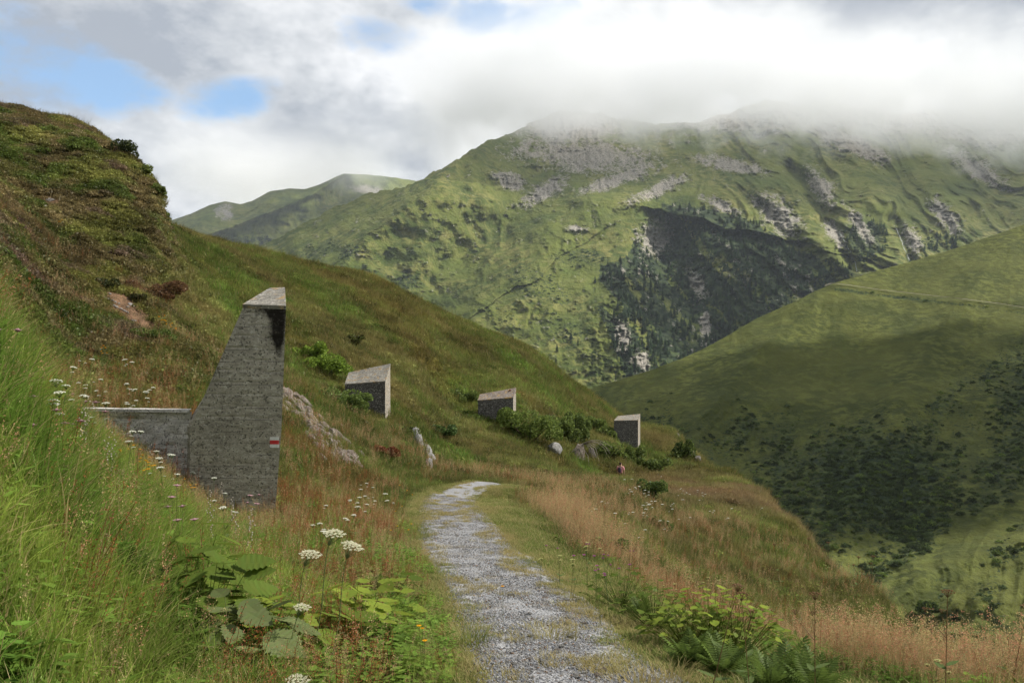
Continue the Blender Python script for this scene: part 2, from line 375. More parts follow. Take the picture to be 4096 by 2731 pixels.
# ------------------------------------------------------------------ near terrain: one ground from under the camera to the shoulder of the hill
PROF = {
 -260: [(1.0, 1250), (1.5, 805), (3, 391), (5, 214), (8, 147), (13, 152), (25, 90), (45, 40), (70, 60), (110, 180), (200, 300)],
 -100: [(1.0, 1450), (1.5, 980), (3, 500), (4.5, 300), (6.5, 225), (9, 250), (13, 290), (18, 270), (25, 190), (45, 90), (58, 80), (75, 110), (120, 230), (200, 300)],
 0: [(1.0, 1600), (1.5, 1100), (3, 640), (4.5, 452), (6, 368), (8, 345), (10, 368), (13, 400), (18, 345), (25, 263), (35, 200), (45, 145), (52, 113), (58, 110), (75, 150), (120, 250), (200, 300)],
 60: [(1.0, 1640), (1.5, 1130), (3, 700), (4.5, 556), (6, 470), (7.5, 430), (9, 414), (11, 422), (14, 442), (18, 395), (25, 332), (33, 265), (42, 195), (50, 135), (56, 121), (62, 119), (80, 160), (120, 260), (200, 310)],
 110: [(1.0, 1680), (1.5, 1180), (3, 755), (4.5, 618), (6, 540), (8, 486), (10, 458), (12, 452), (14, 456), (18, 408), (24, 365), (32, 300), (40, 225), (47, 165), (52, 148), (56, 145), (70, 180), (120, 270), (200, 320)],
 140: [(1.0, 1690), (1.5, 1200), (3, 770), (4.5, 642), (6, 568), (8, 512), (10, 484), (12, 473), (14, 468), (18, 415), (24, 373), (32, 310), (40, 238), (46, 188), (49, 172), (52, 173), (60, 215), (80, 245), (120, 290), (200, 320)],
 157: [(1.0, 1695), (1.5, 1208), (3, 778), (4.5, 652), (6, 580), (8, 525), (10, 496), (12, 484), (14, 476), (18, 420), (24, 378), (32, 315), (40, 250), (44, 212), (46.5, 189), (49, 191), (54, 225), (62, 240), (80, 250), (120, 290), (200, 320)],
 165: [(1.0, 1700), (1.5, 1212), (3, 782), (4.5, 657), (6, 585), (8, 531), (10, 502), (12, 489), (14, 481), (18, 423), (24, 381), (32, 320), (40, 265), (45, 228), (50, 226), (58, 234), (68, 226), (80, 240), (120, 290), (200, 325)],
 190: [(1.0, 1710), (1.5, 1230), (3, 792), (4.5, 668), (6, 602), (8, 553), (10, 524), (12, 508), (14, 494), (18, 432), (24, 388), (32, 335), (40, 292), (50, 262), (62, 243), (74, 238), (90, 250), (120, 290), (200, 330)],
 250: [(1.0, 1730), (1.5, 1260), (3, 812), (4.5, 690), (6, 624), (8, 578), (10, 550), (12, 530), (14, 512), (18, 460), (24, 415), (32, 370), (40, 335), (55, 287), (70, 258), (80, 252), (95, 262), (120, 300), (200, 340)],
 330: [(1.0, 1750), (1.5, 1290), (3, 830), (4.5, 705), (6, 640), (8, 590), (10, 556), (13, 523), (16, 502), (19, 488), (21, 470), (24, 448), (30, 425), (38, 395), (48, 350), (60, 310), (72, 280), (85, 269), (100, 280), (130, 320), (200, 360)],
 360: [(1.0, 1760), (1.5, 1300), (3, 835), (4.5, 712), (6, 645), (8, 596), (10, 562), (13, 530), (16, 508), (19, 494), (22, 476), (26, 458), (32, 438), (40, 408), (50, 362), (62, 318), (75, 288), (88, 276), (104, 290), (140, 340), (200, 380)],
 400: [(1.0, 1790), (1.5, 1320), (3, 845), (5, 685), (6.5, 630), (8, 600), (10.5, 564), (13, 541), (16, 516), (19, 503), (24, 482), (28, 468), (34, 443), (39, 425), (44, 405), (52, 372), (65, 328), (80, 299), (90, 295), (105, 310), (140, 350), (200, 400)],
 450: [(1.0, 1810), (1.5, 1337), (3, 864), (5, 682), (6.2, 640), (8, 602), (10.3, 567), (12.8, 540), (15.5, 520), (18.5, 505), (21.5, 495), (24, 490), (28, 484), (34, 474), (42, 450), (52, 412), (62, 375), (75, 335), (88, 319), (105, 335), (140, 370), (200, 410)],
 520: [(1.0, 1810), (1.5, 1337), (3, 864), (5, 682), (6.2, 640), (8, 601), (10.3, 567), (12.8, 546), (15.5, 524), (18.5, 508), (21.5, 499), (24, 493), (30, 486), (36, 481), (42, 471), (47, 452), (52, 432), (60, 402), (72, 370), (83, 352), (92, 347), (105, 360), (140, 400), (200, 430)],
 580: [(1.0, 1810), (1.5, 1337), (3, 864), (5, 683), (6.2, 642), (8, 606), (10, 582), (12, 565), (15, 548), (19, 527), (24, 508), (30, 494), (38, 485), (48, 479), (53, 472), (60, 453), (70, 424), (80, 401), (88, 391), (92, 390), (105, 405), (140, 430), (200, 450)],
 630: [(1.0, 1810), (1.5, 1337), (3, 868), (5, 687), (6.5, 642), (8, 614), (10, 594), (12, 582), (15, 568), (19, 548), (24, 525), (30, 508), (38, 493), (48, 483), (57, 475), (62, 466), (68, 448), (76, 436), (84, 426), (90, 423), (105, 440), (140, 470), (200, 500)],
 668: [(1.0, 1810), (1.5, 1337), (3, 870), (5, 692), (6.5, 650), (8, 624), (10, 609), (13, 602), (17, 587), (22, 560), (30, 529), (40, 500), (50, 486), (58, 478), (64, 470), (70, 455), (78, 438), (86, 430), (94, 440), (120, 500), (200, 560)],
 695: [(1.0, 1810), (1.5, 1337), (3, 872), (5, 695), (6.5, 655), (8, 630), (9.5, 621), (13, 616), (17, 600), (22, 570), (30, 536), (40, 505), (50, 487), (58, 479), (66, 468), (74, 458), (80, 462), (95, 515), (120, 560), (200, 620)],
 725: [(1.0, 1810), (1.5, 1337), (3, 872), (5, 697), (6.5, 660), (8, 638), (9.5, 632), (13, 634), (17, 613), (22, 580), (30, 545), (42, 504), (54, 481), (60, 475), (66, 482), (80, 520), (120, 600), (200, 680)],
 755: [(1.0, 1810), (1.5, 1337), (3, 872), (5, 699), (6.5, 663), (8, 643), (9.5, 640), (13, 648), (17, 630), (22, 600), (30, 560), (40, 518), (47, 498), (51, 491), (58, 498), (75, 550), (120, 640), (200, 720)],
 790: [(1.0, 1810), (1.5, 1330), (3, 872), (5, 702), (6.5, 668), (8, 652), (9.5, 654), (13, 668), (17, 648), (22, 615), (30, 570), (37, 540), (43, 524), (48, 530), (60, 580), (100, 680), (200, 800)],
 820: [(1.0, 1810), (1.5, 1325), (3, 872), (5, 704), (6.5, 672), (8, 662), (9.5, 670), (13, 690), (17, 668), (22, 630), (28, 594), (34, 569), (38, 561), (43, 572), (60, 640), (120, 760), (200, 850)],
 860: [(1.0, 1810), (1.5, 1320), (3, 868), (5, 706), (6.5, 676), (7.5, 672), (9, 690), (12, 716), (17, 690), (22, 645), (26, 605), (29, 590), (35, 604), (60, 700), (120, 850), (200, 950)],
 920: [(1.0, 1800), (1.5, 1310), (3, 858), (4.2, 735), (5, 703), (6, 690), (7, 697), (10, 745), (15, 790), (20, 750), (24, 668), (28, 672), (40, 780), (60, 860), (120, 1000), (200, 1100)],
 1024: [(1.0, 1780), (1.5, 1290), (3, 820), (4, 735), (5, 705), (6, 708), (8, 750), (12, 850), (20, 880), (30, 900), (60, 1050), (200, 1300)],
 1290: [(1.0, 1700), (1.5, 1200), (3, 780), (4, 740), (5, 745), (7, 800), (12, 950), (30, 1200), (200, 1600)],
}
NU, NS = 460, 330
gu = np.linspace(-260, 1290, NU); gs = np.linspace(math.log(1.0), math.log(200), NS); gd = np.exp(gs)
def pchip(x, y, xq):
    x = np.asarray(x, float); y = np.asarray(y, float); h = np.diff(x); dl = np.diff(y)/h
    m = np.zeros(len(x)); m[0] = dl[0]; m[-1] = dl[-1]
    for i in range(1, len(x)-1):
        if dl[i-1]*dl[i] > 0:
            w1 = 2*h[i]+h[i-1]; w2 = h[i]+2*h[i-1]; m[i] = (w1+w2)/(w1/dl[i-1]+w2/dl[i])
    k = np.clip(np.searchsorted(x, xq)-1, 0, len(x)-2); t = (xq-x[k])/h[k]
    return (2*t**3-3*t**2+1)*y[k]+(t**3-2*t**2+t)*h[k]*m[k]+(-2*t**3+3*t**2)*y[k+1]+(t**3-t**2)*h[k]*m[k+1]
pk = sorted(PROF)
cols = np.stack([pchip(np.log([p[0] for p in PROF[k]]), [p[1] for p in PROF[k]], gs) for k in pk], 1)   # (NS, K)
GV = np.stack([pchip(pk, cols[i], gu) for i in range(NS)])            # (NS, NU)
for _ in range(2):
    GV[1:-1] = .25*GV[:-2]+.5*GV[1:-1]+.25*GV[2:]
GU, GD = np.meshgrid(gu, gd)
GX = GD*(GU-U0)/F; GY = GD.copy(); GZ = GD*(V0-GV)/F
# path centre line and width along it, in metres
PD = [0.8, 3, 5, 6.2, 8, 10.3, 12.8, 15.5, 18.5, 21.5, 24, 25.5, 26.5]
PU = [980, 690, 597, 548, 524, 493, 466, 457, 450, 452, 466, 486, 515]
PW = [1.25, 1.2, 1.15, 1.0, 1.12, 1.12, 1.15, 1.1, 1.08, 1.05, 0.95, 0.85, 0.8]
PTH = [(d*(u-U0)/F, d) for d, u in zip(PD, PU)]+[(2.2, 27.6), (5, 30), (7, 36), (7.4, 45), (8, 60), (10, 75)]
_pt = np.array(PTH); _tt = np.arange(len(_pt)); _tq = np.linspace(0, len(_pt)-1, 260)
PX = pchip(_tt, _pt[:, 0], _tq); PY = pchip(_tt, _pt[:, 1], _tq); PWQ = np.interp(PY, PD, PW)
def path_dist(x, y):
    x = np.asarray(x, float); y = np.asarray(y, float)
    best = np.full(x.shape, 1e9); sgn = np.zeros(x.shape); wd = np.zeros(x.shape)
    for i in range(0, len(PX)-1, 2):
        j = min(i+2, len(PX)-1); dx, dy = PX[j]-PX[i], PY[j]-PY[i]; ll = dx*dx+dy*dy+1e-9
        t = np.clip(((x-PX[i])*dx+(y-PY[i])*dy)/ll, 0, 1); ex = x-PX[i]-t*dx; ey = y-PY[i]-t*dy
        d = np.hypot(ex, ey); m = d < best; best = np.where(m, d, best); sgn = np.where(m, np.sign(dy*ex-dx*ey), sgn); wd = np.where(m, PWQ[i], wd)
    return best, sgn, wd
pd_, ps_, pw_ = path_dist(GX, GY)
off = sst(0.6, 1.6, pd_)*(1)
far = sst(16, 30, GY)
GZ = GZ+off*(.05*fbm(GX*1.4, GY*1.4, 3, 1)+.03*fbm(GX*5, GY*5, 2, 2)*(1-far))
GZ = GZ+far*(.55*fbm(GX/5.5, GY/5.5, 3, 3)+.26*fbm(GX/1.6, GY/1.6, 3, 4)+.24*ridged(GX/2.2, GY/2.2, 2, 5)*sst(160, 60, GU))
GZ = GZ+.012*fbm(GX*3, GY*3, 2, 6)*(1-off)
# gentle hollow of the two wheel ruts worn in the path
GZ = GZ-.03*np.exp(-((pd_/(pw_*.5+.05))**4))
def ground(x, y):
    """height of the near terrain at (x, y); works on arrays"""
    x = np.asarray(x, float); y = np.maximum(np.asarray(y, float), 1.01)
    u = U0+F*x/y; fu = np.clip((u-gu[0])/(gu[-1]-gu[0])*(NU-1), 0, NU-1.001); fs = np.clip((np.log(y)-gs[0])/(gs[-1]-gs[0])*(NS-1), 0, NS-1.001)
    iu = fu.astype(int); is_ = fs.astype(int); a = fu-iu; b = fs-is_
    s = lambda i, j: GZ[i, j]/GY[i, j]
    return y*((s(is_, iu)*(1-a)+s(is_, iu+1)*a)*(1-b)+(s(is_+1, iu)*(1-a)+s(is_+1, iu+1)*a)*b)
GVV = V0-F*GZ/GY
def seat(u, d, sink=0.0):
    x = d*(u-U0)/F; return Vector((x, d, float(ground(x, d))-sink))
def hit(u, v, dmin=1.5):
    """first place along the ray where the ground rises to it"""
    j = int(np.clip(round((u-gu[0])/(gu[-1]-gu[0])*(NU-1)), 0, NU-1)); c = GVV[:, j]
    for i in range(NS):
        if gd[i] > dmin and c[i] <= v: return float(gd[i])
    return None
run = np.minimum.accumulate(np.vstack([np.full((1, NU), 1e9), GVV[:-1]]), 0)
GVIS = GVV-run                                                  # how far below the nearer skyline a place lies; <0 = in view

# zones of colour on the ground itself
def zones(x, y):
    u = U0+F*x/y
    red = sst(-.05, .45, fbm(x/3.1+3, y/4.4, 4, 31)+.55*fbm(x/14, y/9, 2, 32))
    grn = fbm(x/2.3, y/3.0, 4, 33)+.6*fbm(x/11, y/11, 2, 34)
    straw = sst(0, .5, fbm(x/4.6-7, y/2.9+2, 4, 35)+.2)
    heath = sst(215, 120, u+30*fbm(x/5, y/5, 2, 36)-np.clip(y-30, 0, 40)*.6)*sst(19, 26, y)
    return u, red, grn, straw, heath
C_GRASS = np.array([.125, .195, .036]); C_OLIVE = np.array([.120, .152, .036]); C_RED = np.array([.20, .088, .044]); C_STRAW = np.array([.27, .20, .088])
C_HEATH = np.array([.155, .118, .056]); C_DGREEN = np.array([.078, .110, .024]); C_LIME = np.array([.15, .20, .032]); C_PINK = np.array([.42, .25, .16])
def lerp(a, b, t): return a*(1-t[..., None])+b*t[..., None]
def veg_colour(x, y, rnd):
    u, red, grn, straw, heath = zones(x, y)
    c = lerp(np.broadcast_to(C_OLIVE, x.shape+(3,)), C_GRASS, sst(-.3, .5, grn))
    c = lerp(c, C_RED, red*np.where(y > 16, .28, .22)*(.35+.65*(rnd < .5)))
    c = lerp(c, C_STRAW, straw*.30*(.3+.7*(rnd > .6)))
    c = lerp(c, C_DGREEN, sst(.2, .6, fbm(x/2.2, y/2.2, 3, 37))*.55)
    hc = lerp(np.broadcast_to(C_HEATH, x.shape+(3,)), C_DGREEN, sst(-.2, .3, fbm(x/1.3, y/1.6, 3, 38)))
    hc = lerp(hc, np.array([.185, .185, .050]), sst(.0, .45, fbm(x/2.6, y/3.2, 3, 39)))
    hc = lerp(hc, np.array([.20, .115, .115]), sst(.2, .5, fbm(x/1.5, y/1.2, 3, 40))*.55)
    hc = lerp(hc, C_STRAW*.7, sst(.25, .5, fbm(x/2, y/2, 3, 41))*.5)
    stk = fbm((.75*x+.66*y)/1.9, (.66*x-.75*y)/15, 3, 45)
    c = lerp(c, C_STRAW*.85, sst(.05, .4, stk)*.45*sst(20, 32, y)); c = lerp(c, C_RED*1.2, sst(.05, .4, -stk)*.22*sst(20, 32, y))
    c = lerp(c, hc, heath*.92)
    c = c*(1+.55*fbm(x/.9, y/.9, 3, 43)+.35*fbm(x/3.5, y/3.5, 2, 44))[..., None]
    return c
def scar(x, y):
    """bare earth slip on the left slope and the rocky bank behind the block"""
    u = U0+F*x/y; v = V0-F*ground(x, y)/y
    a = np.maximum(ell(124, 310, 46, 14, 38)(u, v), ell(52, 201, 9, 5, 20)(u, v)); a = np.where((y > 19) & (y < 50), a, -1)
    return a+.45*fbm(x/1.1, y/1.1, 3, 42)

cz = veg_colour(GX, GY, vnoise(GX*3, GY*3, 5)); cz = cz*.62
sc_ = scar(GX, GY)[..., None]
cz = np.where(sc_ > .05, np.array([.155, .095, .062])*(1+.5*fbm(GX*2, GY*2, 3, 66))[..., None], cz)
turf = (sst(1.0, .45, pd_)*(GY < 29))[..., None]
cz = cz*(1-turf)+turf*np.array([.17, .16, .06])
m, t = newmat('meadow_soil_and_turf'); ob = t.n('ShaderNodeTexCoord').outputs['Object']
ac = t.n('ShaderNodeAttribute', attribute_name='turf_colour').outputs['Color']
n1 = t.noise(ob, 2.2, 6, .7); n2 = t.noise(ob, 14, 4, .7)
c = t.mix(t.mr(n1, .35, .65), t.mix(1.0, ac, (.55, .58, .5), 'MULTIPLY'), t.mix(1.0, ac, (1.5, 1.45, 1.3), 'MULTIPLY'))
finish(t, c, .95, t.math('ADD', n1, t.math('MULTIPLY', n2, .3)), .9, .35, .1)
me = grid_mesh('ground', np.stack([GX, GY, GZ], -1), NU, NS); vcol(me, 'turf_colour', cz)
G = link('ground', me, m); tag(G, 'grassy alpine slope falling away from the gravel path', kind='structure')

# ------------------------------------------------------------------ gravel path: a sheet laid 4 mm and more over the turf
def along(d_from, d_to, n):
    ids = (PY >= d_from) & (PY <= d_to) & (np.arange(len(PX)) < 190)
    yy = np.linspace(d_from, d_to, n); return np.interp(yy, PY[ids], PX[ids]), yy
n = 520; PYq = np.exp(np.linspace(math.log(1.6), math.log(27.4), n)); PXq = np.interp(PYq, PY[:200], PX[:200]); Wq = np.interp(PYq, PD, PW)
tx = np.gradient(PXq); ty = np.gradient(PYq); L_ = np.hypot(tx, ty); nx_, ny_ = ty/L_, -tx/L_
nc = 23; rows = []
for i in range(nc):
    s = i/(nc-1)*2-1
    ed = 0.58*Wq*(1+.22*fbm(PYq*1.3+(9 if s > 0 else 0), PYq*0+3.3*(s > 0), 3, 61)+.10*fbm(PYq*6+(4 if s > 0 else 0), PYq*0+1.7, 3, 62))
    x = PXq+nx_*s*ed; y = PYq+ny_*s*ed
    z = ground(x, y)+.030+.012*fbm(x*4, y*4, 3, 64)+.022*fbm(x*13, y*13, 2, 65)*abs(s)**2-.050*abs(s)**9
    rows.append(np.stack([x, y, z], -1))
m, t = newmat('crushed_grey_gravel'); ob = t.n('ShaderNodeTexCoord').outputs['Object']
vo = t.n('ShaderNodeTexVoronoi', feature='F1', ins={'Vector': ob, 'Scale': 42.0, 'Randomness': 1.0})
n1 = t.noise(ob, 3.0, 5, .6); n2 = t.noise(ob, 60, 3, .7)
c = t.mix(t.math('MULTIPLY', t.n('ShaderNodeSeparateColor', ins={0: vo.outputs['Color']}).outputs[0], 1.0), (.23, .23, .235), (.34, .34, .345))
c = t.mix(t.mr(n2, .3, .6, 0, .6), c, (.22, .22, .22))
c = t.mix(t.mr(n1, .52, .68, 0, .8), c, (.17, .145, .105))
finish(t, c, .95, t.math('ADD', t.math('MULTIPLY', vo.outputs['Distance'], -1.0), t.math('MULTIPLY', n2, .5)), 1.0, .02, .15)
o = link('gravel_path', grid_mesh('gravel_path', np.stack(rows), n, nc), m); tag(o, 'narrow grey gravel footpath curving away downhill', kind='structure')

# ------------------------------------------------------------------ air and cloud
def box_mesh(name, x0, x1, y0, y1, z0, z1):
    me = bpy.data.meshes.new(name)
    me.from_pydata([(x, y, z) for z in (z0, z1) for y in (y0, y1) for x in (x0, x1)], [], [(0, 2, 3, 1), (4, 5, 7, 6), (0, 1, 5, 4), (2, 6, 7, 3), (0, 4, 6, 2), (1, 3, 7, 5)])
    return me
m = bpy.data.materials.new('haze_air'); m.use_nodes = True; m.node_tree.nodes.clear(); t = NT(m.node_tree)
pv = t.n('ShaderNodeVolumePrincipled', ins={'Color': (0.80, 0.88, 1.0, 1), 'Density': 0.000027, 'Anisotropy': 0.1})
t.n('ShaderNodeOutputMaterial', ins={1: pv.outputs[0]})
hz = link('haze', box_mesh('haze', -9000, 12000, -1500, 9500, -421.5, 1700), m); tag(hz, 'thin bluish valley haze', kind='stuff')

m = bpy.data.materials.new('cloud_vapour'); m.use_nodes = True; m.node_tree.nodes.clear(); t = NT(m.node_tree)
ob = t.n('ShaderNodeTexCoord').outputs['Object']
sp = t.n('ShaderNodeSeparateXYZ', ins={0: ob})
n1 = t.noise(ob, 0.0015, 2, .5, .2); n2 = t.noise(ob, 0.0052, 6, .62, .5)
wob = t.math('ADD', t.math('MULTIPLY', t.math('SUBTRACT', n1, .5), 520), t.math('MULTIPLY', t.math('SUBTRACT', n2, .5), 520))
n3 = t.noise(ob, 0.017, 4, .6, .3)
base = t.math('ADD', t.math('ADD', sp.outputs[2], wob), t.math('MULTIPLY', t.math('SUBTRACT', n3, .5), 190))
d1 = t.mr(base, 880, 1000)
d2 = t.mr(t.math('ADD', sp.outputs[2], t.math('MULTIPLY', wob, -.5)), 1330, 1120)
d3 = t.mr(t.math('ADD', sp.outputs[0], wob), -480, 0)
d4 = t.mr(t.math('ADD', sp.outputs[1], wob), 2650, 3100)
den_ = t.math('MULTIPLY', t.math('MULTIPLY', d1, d2), t.math('MULTIPLY', d3, d4))
den_ = t.math('MULTIPLY', den_, 0.0040)
t.n('ShaderNodeOutputMaterial', ins={1: t.n('ShaderNodeVolumePrincipled', ins={'Color': (.965, .972, .985, 1), 'Density': den_, 'Anisotropy': 0.0}).outputs[0]})
cb = link('cloud_bank', box_mesh('cloud_bank', -800, 4200, 2500, 5200, 720, 1600), m)
tag(cb, 'grey white cloud bank wrapped round the mountain summit', kind='stuff')
m.cycles.volume_step_rate = 0.2
m2 = m.copy(); m2.name = 'cloud_wisp_vapour'
nt = m2.node_tree; nt.nodes.clear(); t = NT(nt)
ob = t.n('ShaderNodeTexCoord').outputs['Object']; sp = t.n('ShaderNodeSeparateXYZ', ins={0: ob})
n2 = t.noise(ob, 0.003, 4, .62, .4); wob = t.math('MULTIPLY', t.math('SUBTRACT', n2, .5), 520)
zz = t.math('ADD', sp.outputs[2], wob)
d1 = t.mr(zz, 1210, 1400); d2 = t.mr(sp.outputs[2], 1800, 1480)
d3 = t.mr(t.math('ADD', sp.outputs[0], wob), -2350, -1900); d4 = t.mr(t.math('ADD', sp.outputs[0], wob), -650, -1300)
d5 = t.mr(sp.outputs[1], 5300, 5700)
den_ = t.math('MULTIPLY', t.math('MULTIPLY', t.math('MULTIPLY', d1, d2), t.math('MULTIPLY', d3, d4)), t.math('MULTIPLY', d5, .0019))
t.n('ShaderNodeOutputMaterial', ins={1: t.n('ShaderNodeVolumePrincipled', ins={'Color': (1, 1, 1, 1), 'Density': den_, 'Anisotropy': 0.0}).outputs[0]})
cw = link('cloud_wisp', box_mesh('cloud_wisp', -2500, -700, 5250, 7600, 1200, 2060), m2); tag(cw, 'low wisp of cloud over the far left ridge', kind='stuff')

# unseen clouds added right of the frame to shade parts of the slopes
mcl, t = newmat('shade_cloud_white'); ob = t.n('ShaderNodeTexCoord').outputs['Object']
df = t.n('ShaderNodeBsdfDiffuse', ins={0: (.9, .9, .92, 1)}); tr = t.n('ShaderNodeBsdfTransparent')
lw = t.n('ShaderNodeLayerWeight', ins={0: .5}).outputs['Facing']
mx = t.n('ShaderNodeMixShader', ins={0: t.mr(t.noise(ob, 3.2, 5, .65), .30, .66, .0, .9), 1: tr.outputs[0], 2: df.outputs[0]}); t.n('ShaderNodeOutputMaterial', ins={0: mx.outputs[0]})
def cloud(target, dist, sx, sy, sz, seed):
    bm = bmesh.new(); bmesh.ops.create_icosphere(bm, subdivisions=4, radius=1)
    for v in bm.verts:
        p = v.co; k = 1+.55*float(fbm(np.array(p.x*1.6+seed), np.array(p.y*1.6+p.z*2), 4, seed)); v.co = p*k
        if v.co.z < -.25: v.co.z = -.25+(v.co.z+.25)*.2
    me = bpy.data.meshes.new('cloud'); bm.to_mesh(me); bm.free()
    for p in me.polygons: p.use_smooth = True
    o = link('cloud', me, mcl); o.scale = (sx, sy, sz); o.location = Vector(target)+SUN_DIR*dist
    tag(o, 'unseen white cloud added to shade the slopes', kind='stuff'); return o
def spt(S, u, v): return sheet_at(S, np.array([float(u)]), np.array([float(v)]))[0]
cloud(spt(SM, 735, 300), 1900, 250, 230, 110, 3)
cloud(spt(SF, 228, 218), 5200, 420, 900, 160, 9)
cloud(spt(SR, 740, 450), 1500, 200, 130, 60, 6)
cloud(spt(SR, 930, 430), 1500, 130, 110, 60, 7)

# ------------------------------------------------------------------ vegetation prototypes (each a small mesh, scattered as ground cover)
def veg_material(name, inst=True, trans=.42):
    m, t = newmat(name)
    bc = t.n('ShaderNodeAttribute', attribute_name='bc').outputs['Color']
    if inst:
        ic = t.n('ShaderNodeAttribute', attribute_name='col', attribute_type='INSTANCER').outputs['Color']
        own = t.n('ShaderNodeAttribute', attribute_name='own').outputs['Fac']
        c = t.mix(own, t.mix(1.0, ic, bc, 'MULTIPLY'), bc)
    else: c = bc
    d = t.n('ShaderNodeBsdfDiffuse', ins={0: c}); tr = t.n('ShaderNodeBsdfTranslucent', ins={0: c}); g = t.n('ShaderNodeBsdfGlossy', ins={0: (.5, .5, .5, 1), 'Roughness': .45})
    a = t.n('ShaderNodeMixShader', ins={0: trans, 1: d.outputs[0], 2: tr.outputs[0]})
    b = t.n('ShaderNodeMixShader', ins={0: .012, 1: a.outputs[0], 2: g.outputs[0]})
    t.n('ShaderNodeOutputMaterial', ins={0: b.outputs[0]}); return m
VEG = veg_material('meadow_leaf_and_stem'); PLANT = veg_material('plant_leaf', False)
class VB:
    """collects vertices, faces and per-vertex colour"""
    def __init__(s): s.v = []; s.f = []; s.c = []; s.o = []
    def add(s, vs, fs, c, own=0.0):
        k = len(s.v); s.v += [tuple(p) for p in vs]; s.f += [tuple(i+k for i in f) for f in fs]
        if isinstance(c, list): s.c += c
        else: s.c += [tuple(c)]*len(vs)
        s.o += [own]*len(vs)
    def blade(s, p, az, h, lean, wdt, c, seg=3, own=0.0, tipc=None, droop=1.6):
        d = Vector((math.cos(az), math.sin(az), 0)); sd = Vector((-d.y, d.x, 0))*wdt*.5; vs = []; cs = []
        for i in range(seg+1):
            t = i/seg; q = Vector(p)+d*(lean*h*t**droop)+Vector((0, 0, h*(t-.18*lean*t*t*t)))
            k = (1-t)**.7; cc = tuple(c[j]*(1-t)+(tipc or c)[j]*t for j in range(3))
            if i < seg: vs += [q-sd*k, q+sd*k]; cs += [cc, cc]
            else: vs.append(q); cs.append(cc)
        fs = [(2*i, 2*i+1, 2*i+3, 2*i+2) for i in range(seg-1)]+[(2*seg-2, 2*seg-1, 2*seg)]
        s.add(vs, fs, cs, own); return vs[-1]
    def stem(s, p, q, r, c, own=0.0):
        p = Vector(p); q = Vector(q); d = (q-p); a = d.orthogonal().normalized()*r; b = d.cross(a).normalized()*r
        vs = [p+a, p-a*.5+b*.87, p-a*.5-b*.87, q+a*.6, q+(-a*.5+b*.87)*.6, q+(-a*.5-b*.87)*.6]
        s.add(vs, [(0, 1, 4, 3), (1, 2, 5, 4), (2, 0, 3, 5)], c, own)
    def bit(s, p, r, c, own=0.0):
        """a small lozenge: seed, floret, leaflet"""
        p = Vector(p); n = Vector((random.gauss(0, 1), random.gauss(0, 1), random.gauss(0, 1))).normalized(); a = n.orthogonal().normalized()*r; b = n.cross(a).normalized()*r*.6
        s.add([p-a, p-b, p+a, p+b], [(0, 1, 2, 3)], c, own)
    def ball(s, p, r, c, own=0.0, squash=.7):
        p = Vector(p); vs = [p+Vector((0, 0, r*squash)), p-Vector((0, 0, r*squash))]+[p+Vector((math.cos(a)*r, math.sin(a)*r, 0)) for a in (0, 1.26, 2.51, 3.77, 5.03)]
        s.add(vs, [(0, 2+i, 2+(i+1) % 5) for i in range(5)]+[(1, 2+(i+1) % 5, 2+i) for i in range(5)], c, own)
    def leaf(s, base, tip, wdt, c, lobes=0, own=0.0, fold=.15, up=Vector((0, 0, 1))):
        base = Vector(base); tip = Vector(tip); ax = tip-base; L = ax.length; axn = ax.normalized(); sd = axn.cross(up)
        sd = (Vector((1, 0, 0)) if sd.length < 1e-3 else sd.normalized()); nn = sd.cross(axn)
        n = 6+2*lobes; mid = []; l = []; r = []
        for i in range(n+1):
            t = i/n; w_ = wdt*.5*math.sin(math.pi*min(1, t**.75*1.0))**.8 if 0 < t < 1 else 0
            if lobes: w_ *= (1.0 if i % 2 else .76)
            q = base+ax*t-nn*(L*.10*t*t)
            mid.append(q-nn*fold*wdt*.4*math.sin(math.pi*t)); l.append(q-sd*w_); r.append(q+sd*w_)
        vs = mid+l+r; k = n+1; fs = []
        for i in range(n): fs += [(i, i+1, k+i+1, k+i), (i+1, i, 2*k+i, 2*k+i+1)]
        cs = [tuple(x*random.uniform(.92, 1.06) for x in c) for _ in vs]
        s.add(vs, fs, cs, own)
    def mesh(s, name, mat):
        me = bpy.data.meshes.new(name); me.from_pydata(s.v, [], s.f); me.materials.append(mat)
        vcol(me, 'bc', s.c); vfl(me, 'own', s.o); return me
def rc(c, a=.15): k = random.uniform(1-a, 1+a); return tuple(x*k for x in c)
STRAW = (.44, .35, .16); PINKS = (.50, .26, .15); RUST = (.38, .13, .05); RUSTD = (.30, .085, .04)
protos = {}
def proto(kind, vb):
    i = len(protos.setdefault(kind, [])); nm = '%s_tuft_%02d' % (kind, i); o = bpy.data.objects.new(nm, vb.mesh(nm, VEG)); protos[kind].append(o)
for k in range(5):      # lush long grass, combed over by wind
    b = VB()
    for i in range(28):
        a = random.gauss(-.5, 1.1); r = random.uniform(0, .11); p = (r*math.cos(i*2.4), r*math.sin(i*2.4), -.03)
        dry = random.random() < .13
        b.blade(p, a, random.uniform(.22, .44), random.uniform(.25, 1.1), random.uniform(.006, .0105), rc((.85, .85, .8), .3) if not dry else rc(STRAW), 4, 1.0 if dry else 0.0, None if dry else rc((1.25, 1.2, 1.25), .15))
    proto('lush', b)
for k in range(3):      # short trodden turf
    b = VB()
    for i in range(46):
        a = random.uniform(0, 6.3); r = random.uniform(0, .13)
        dry = random.random() < .30
        b.blade((r*math.cos(i*2.4), r*math.sin(i*2.4), -.01), a, random.uniform(.025, .075), random.uniform(.3, 1.6), .0048, rc((1, 1, 1), .25) if not dry else rc((.36, .29, .13)), 2, float(dry))
    proto('turf', b)
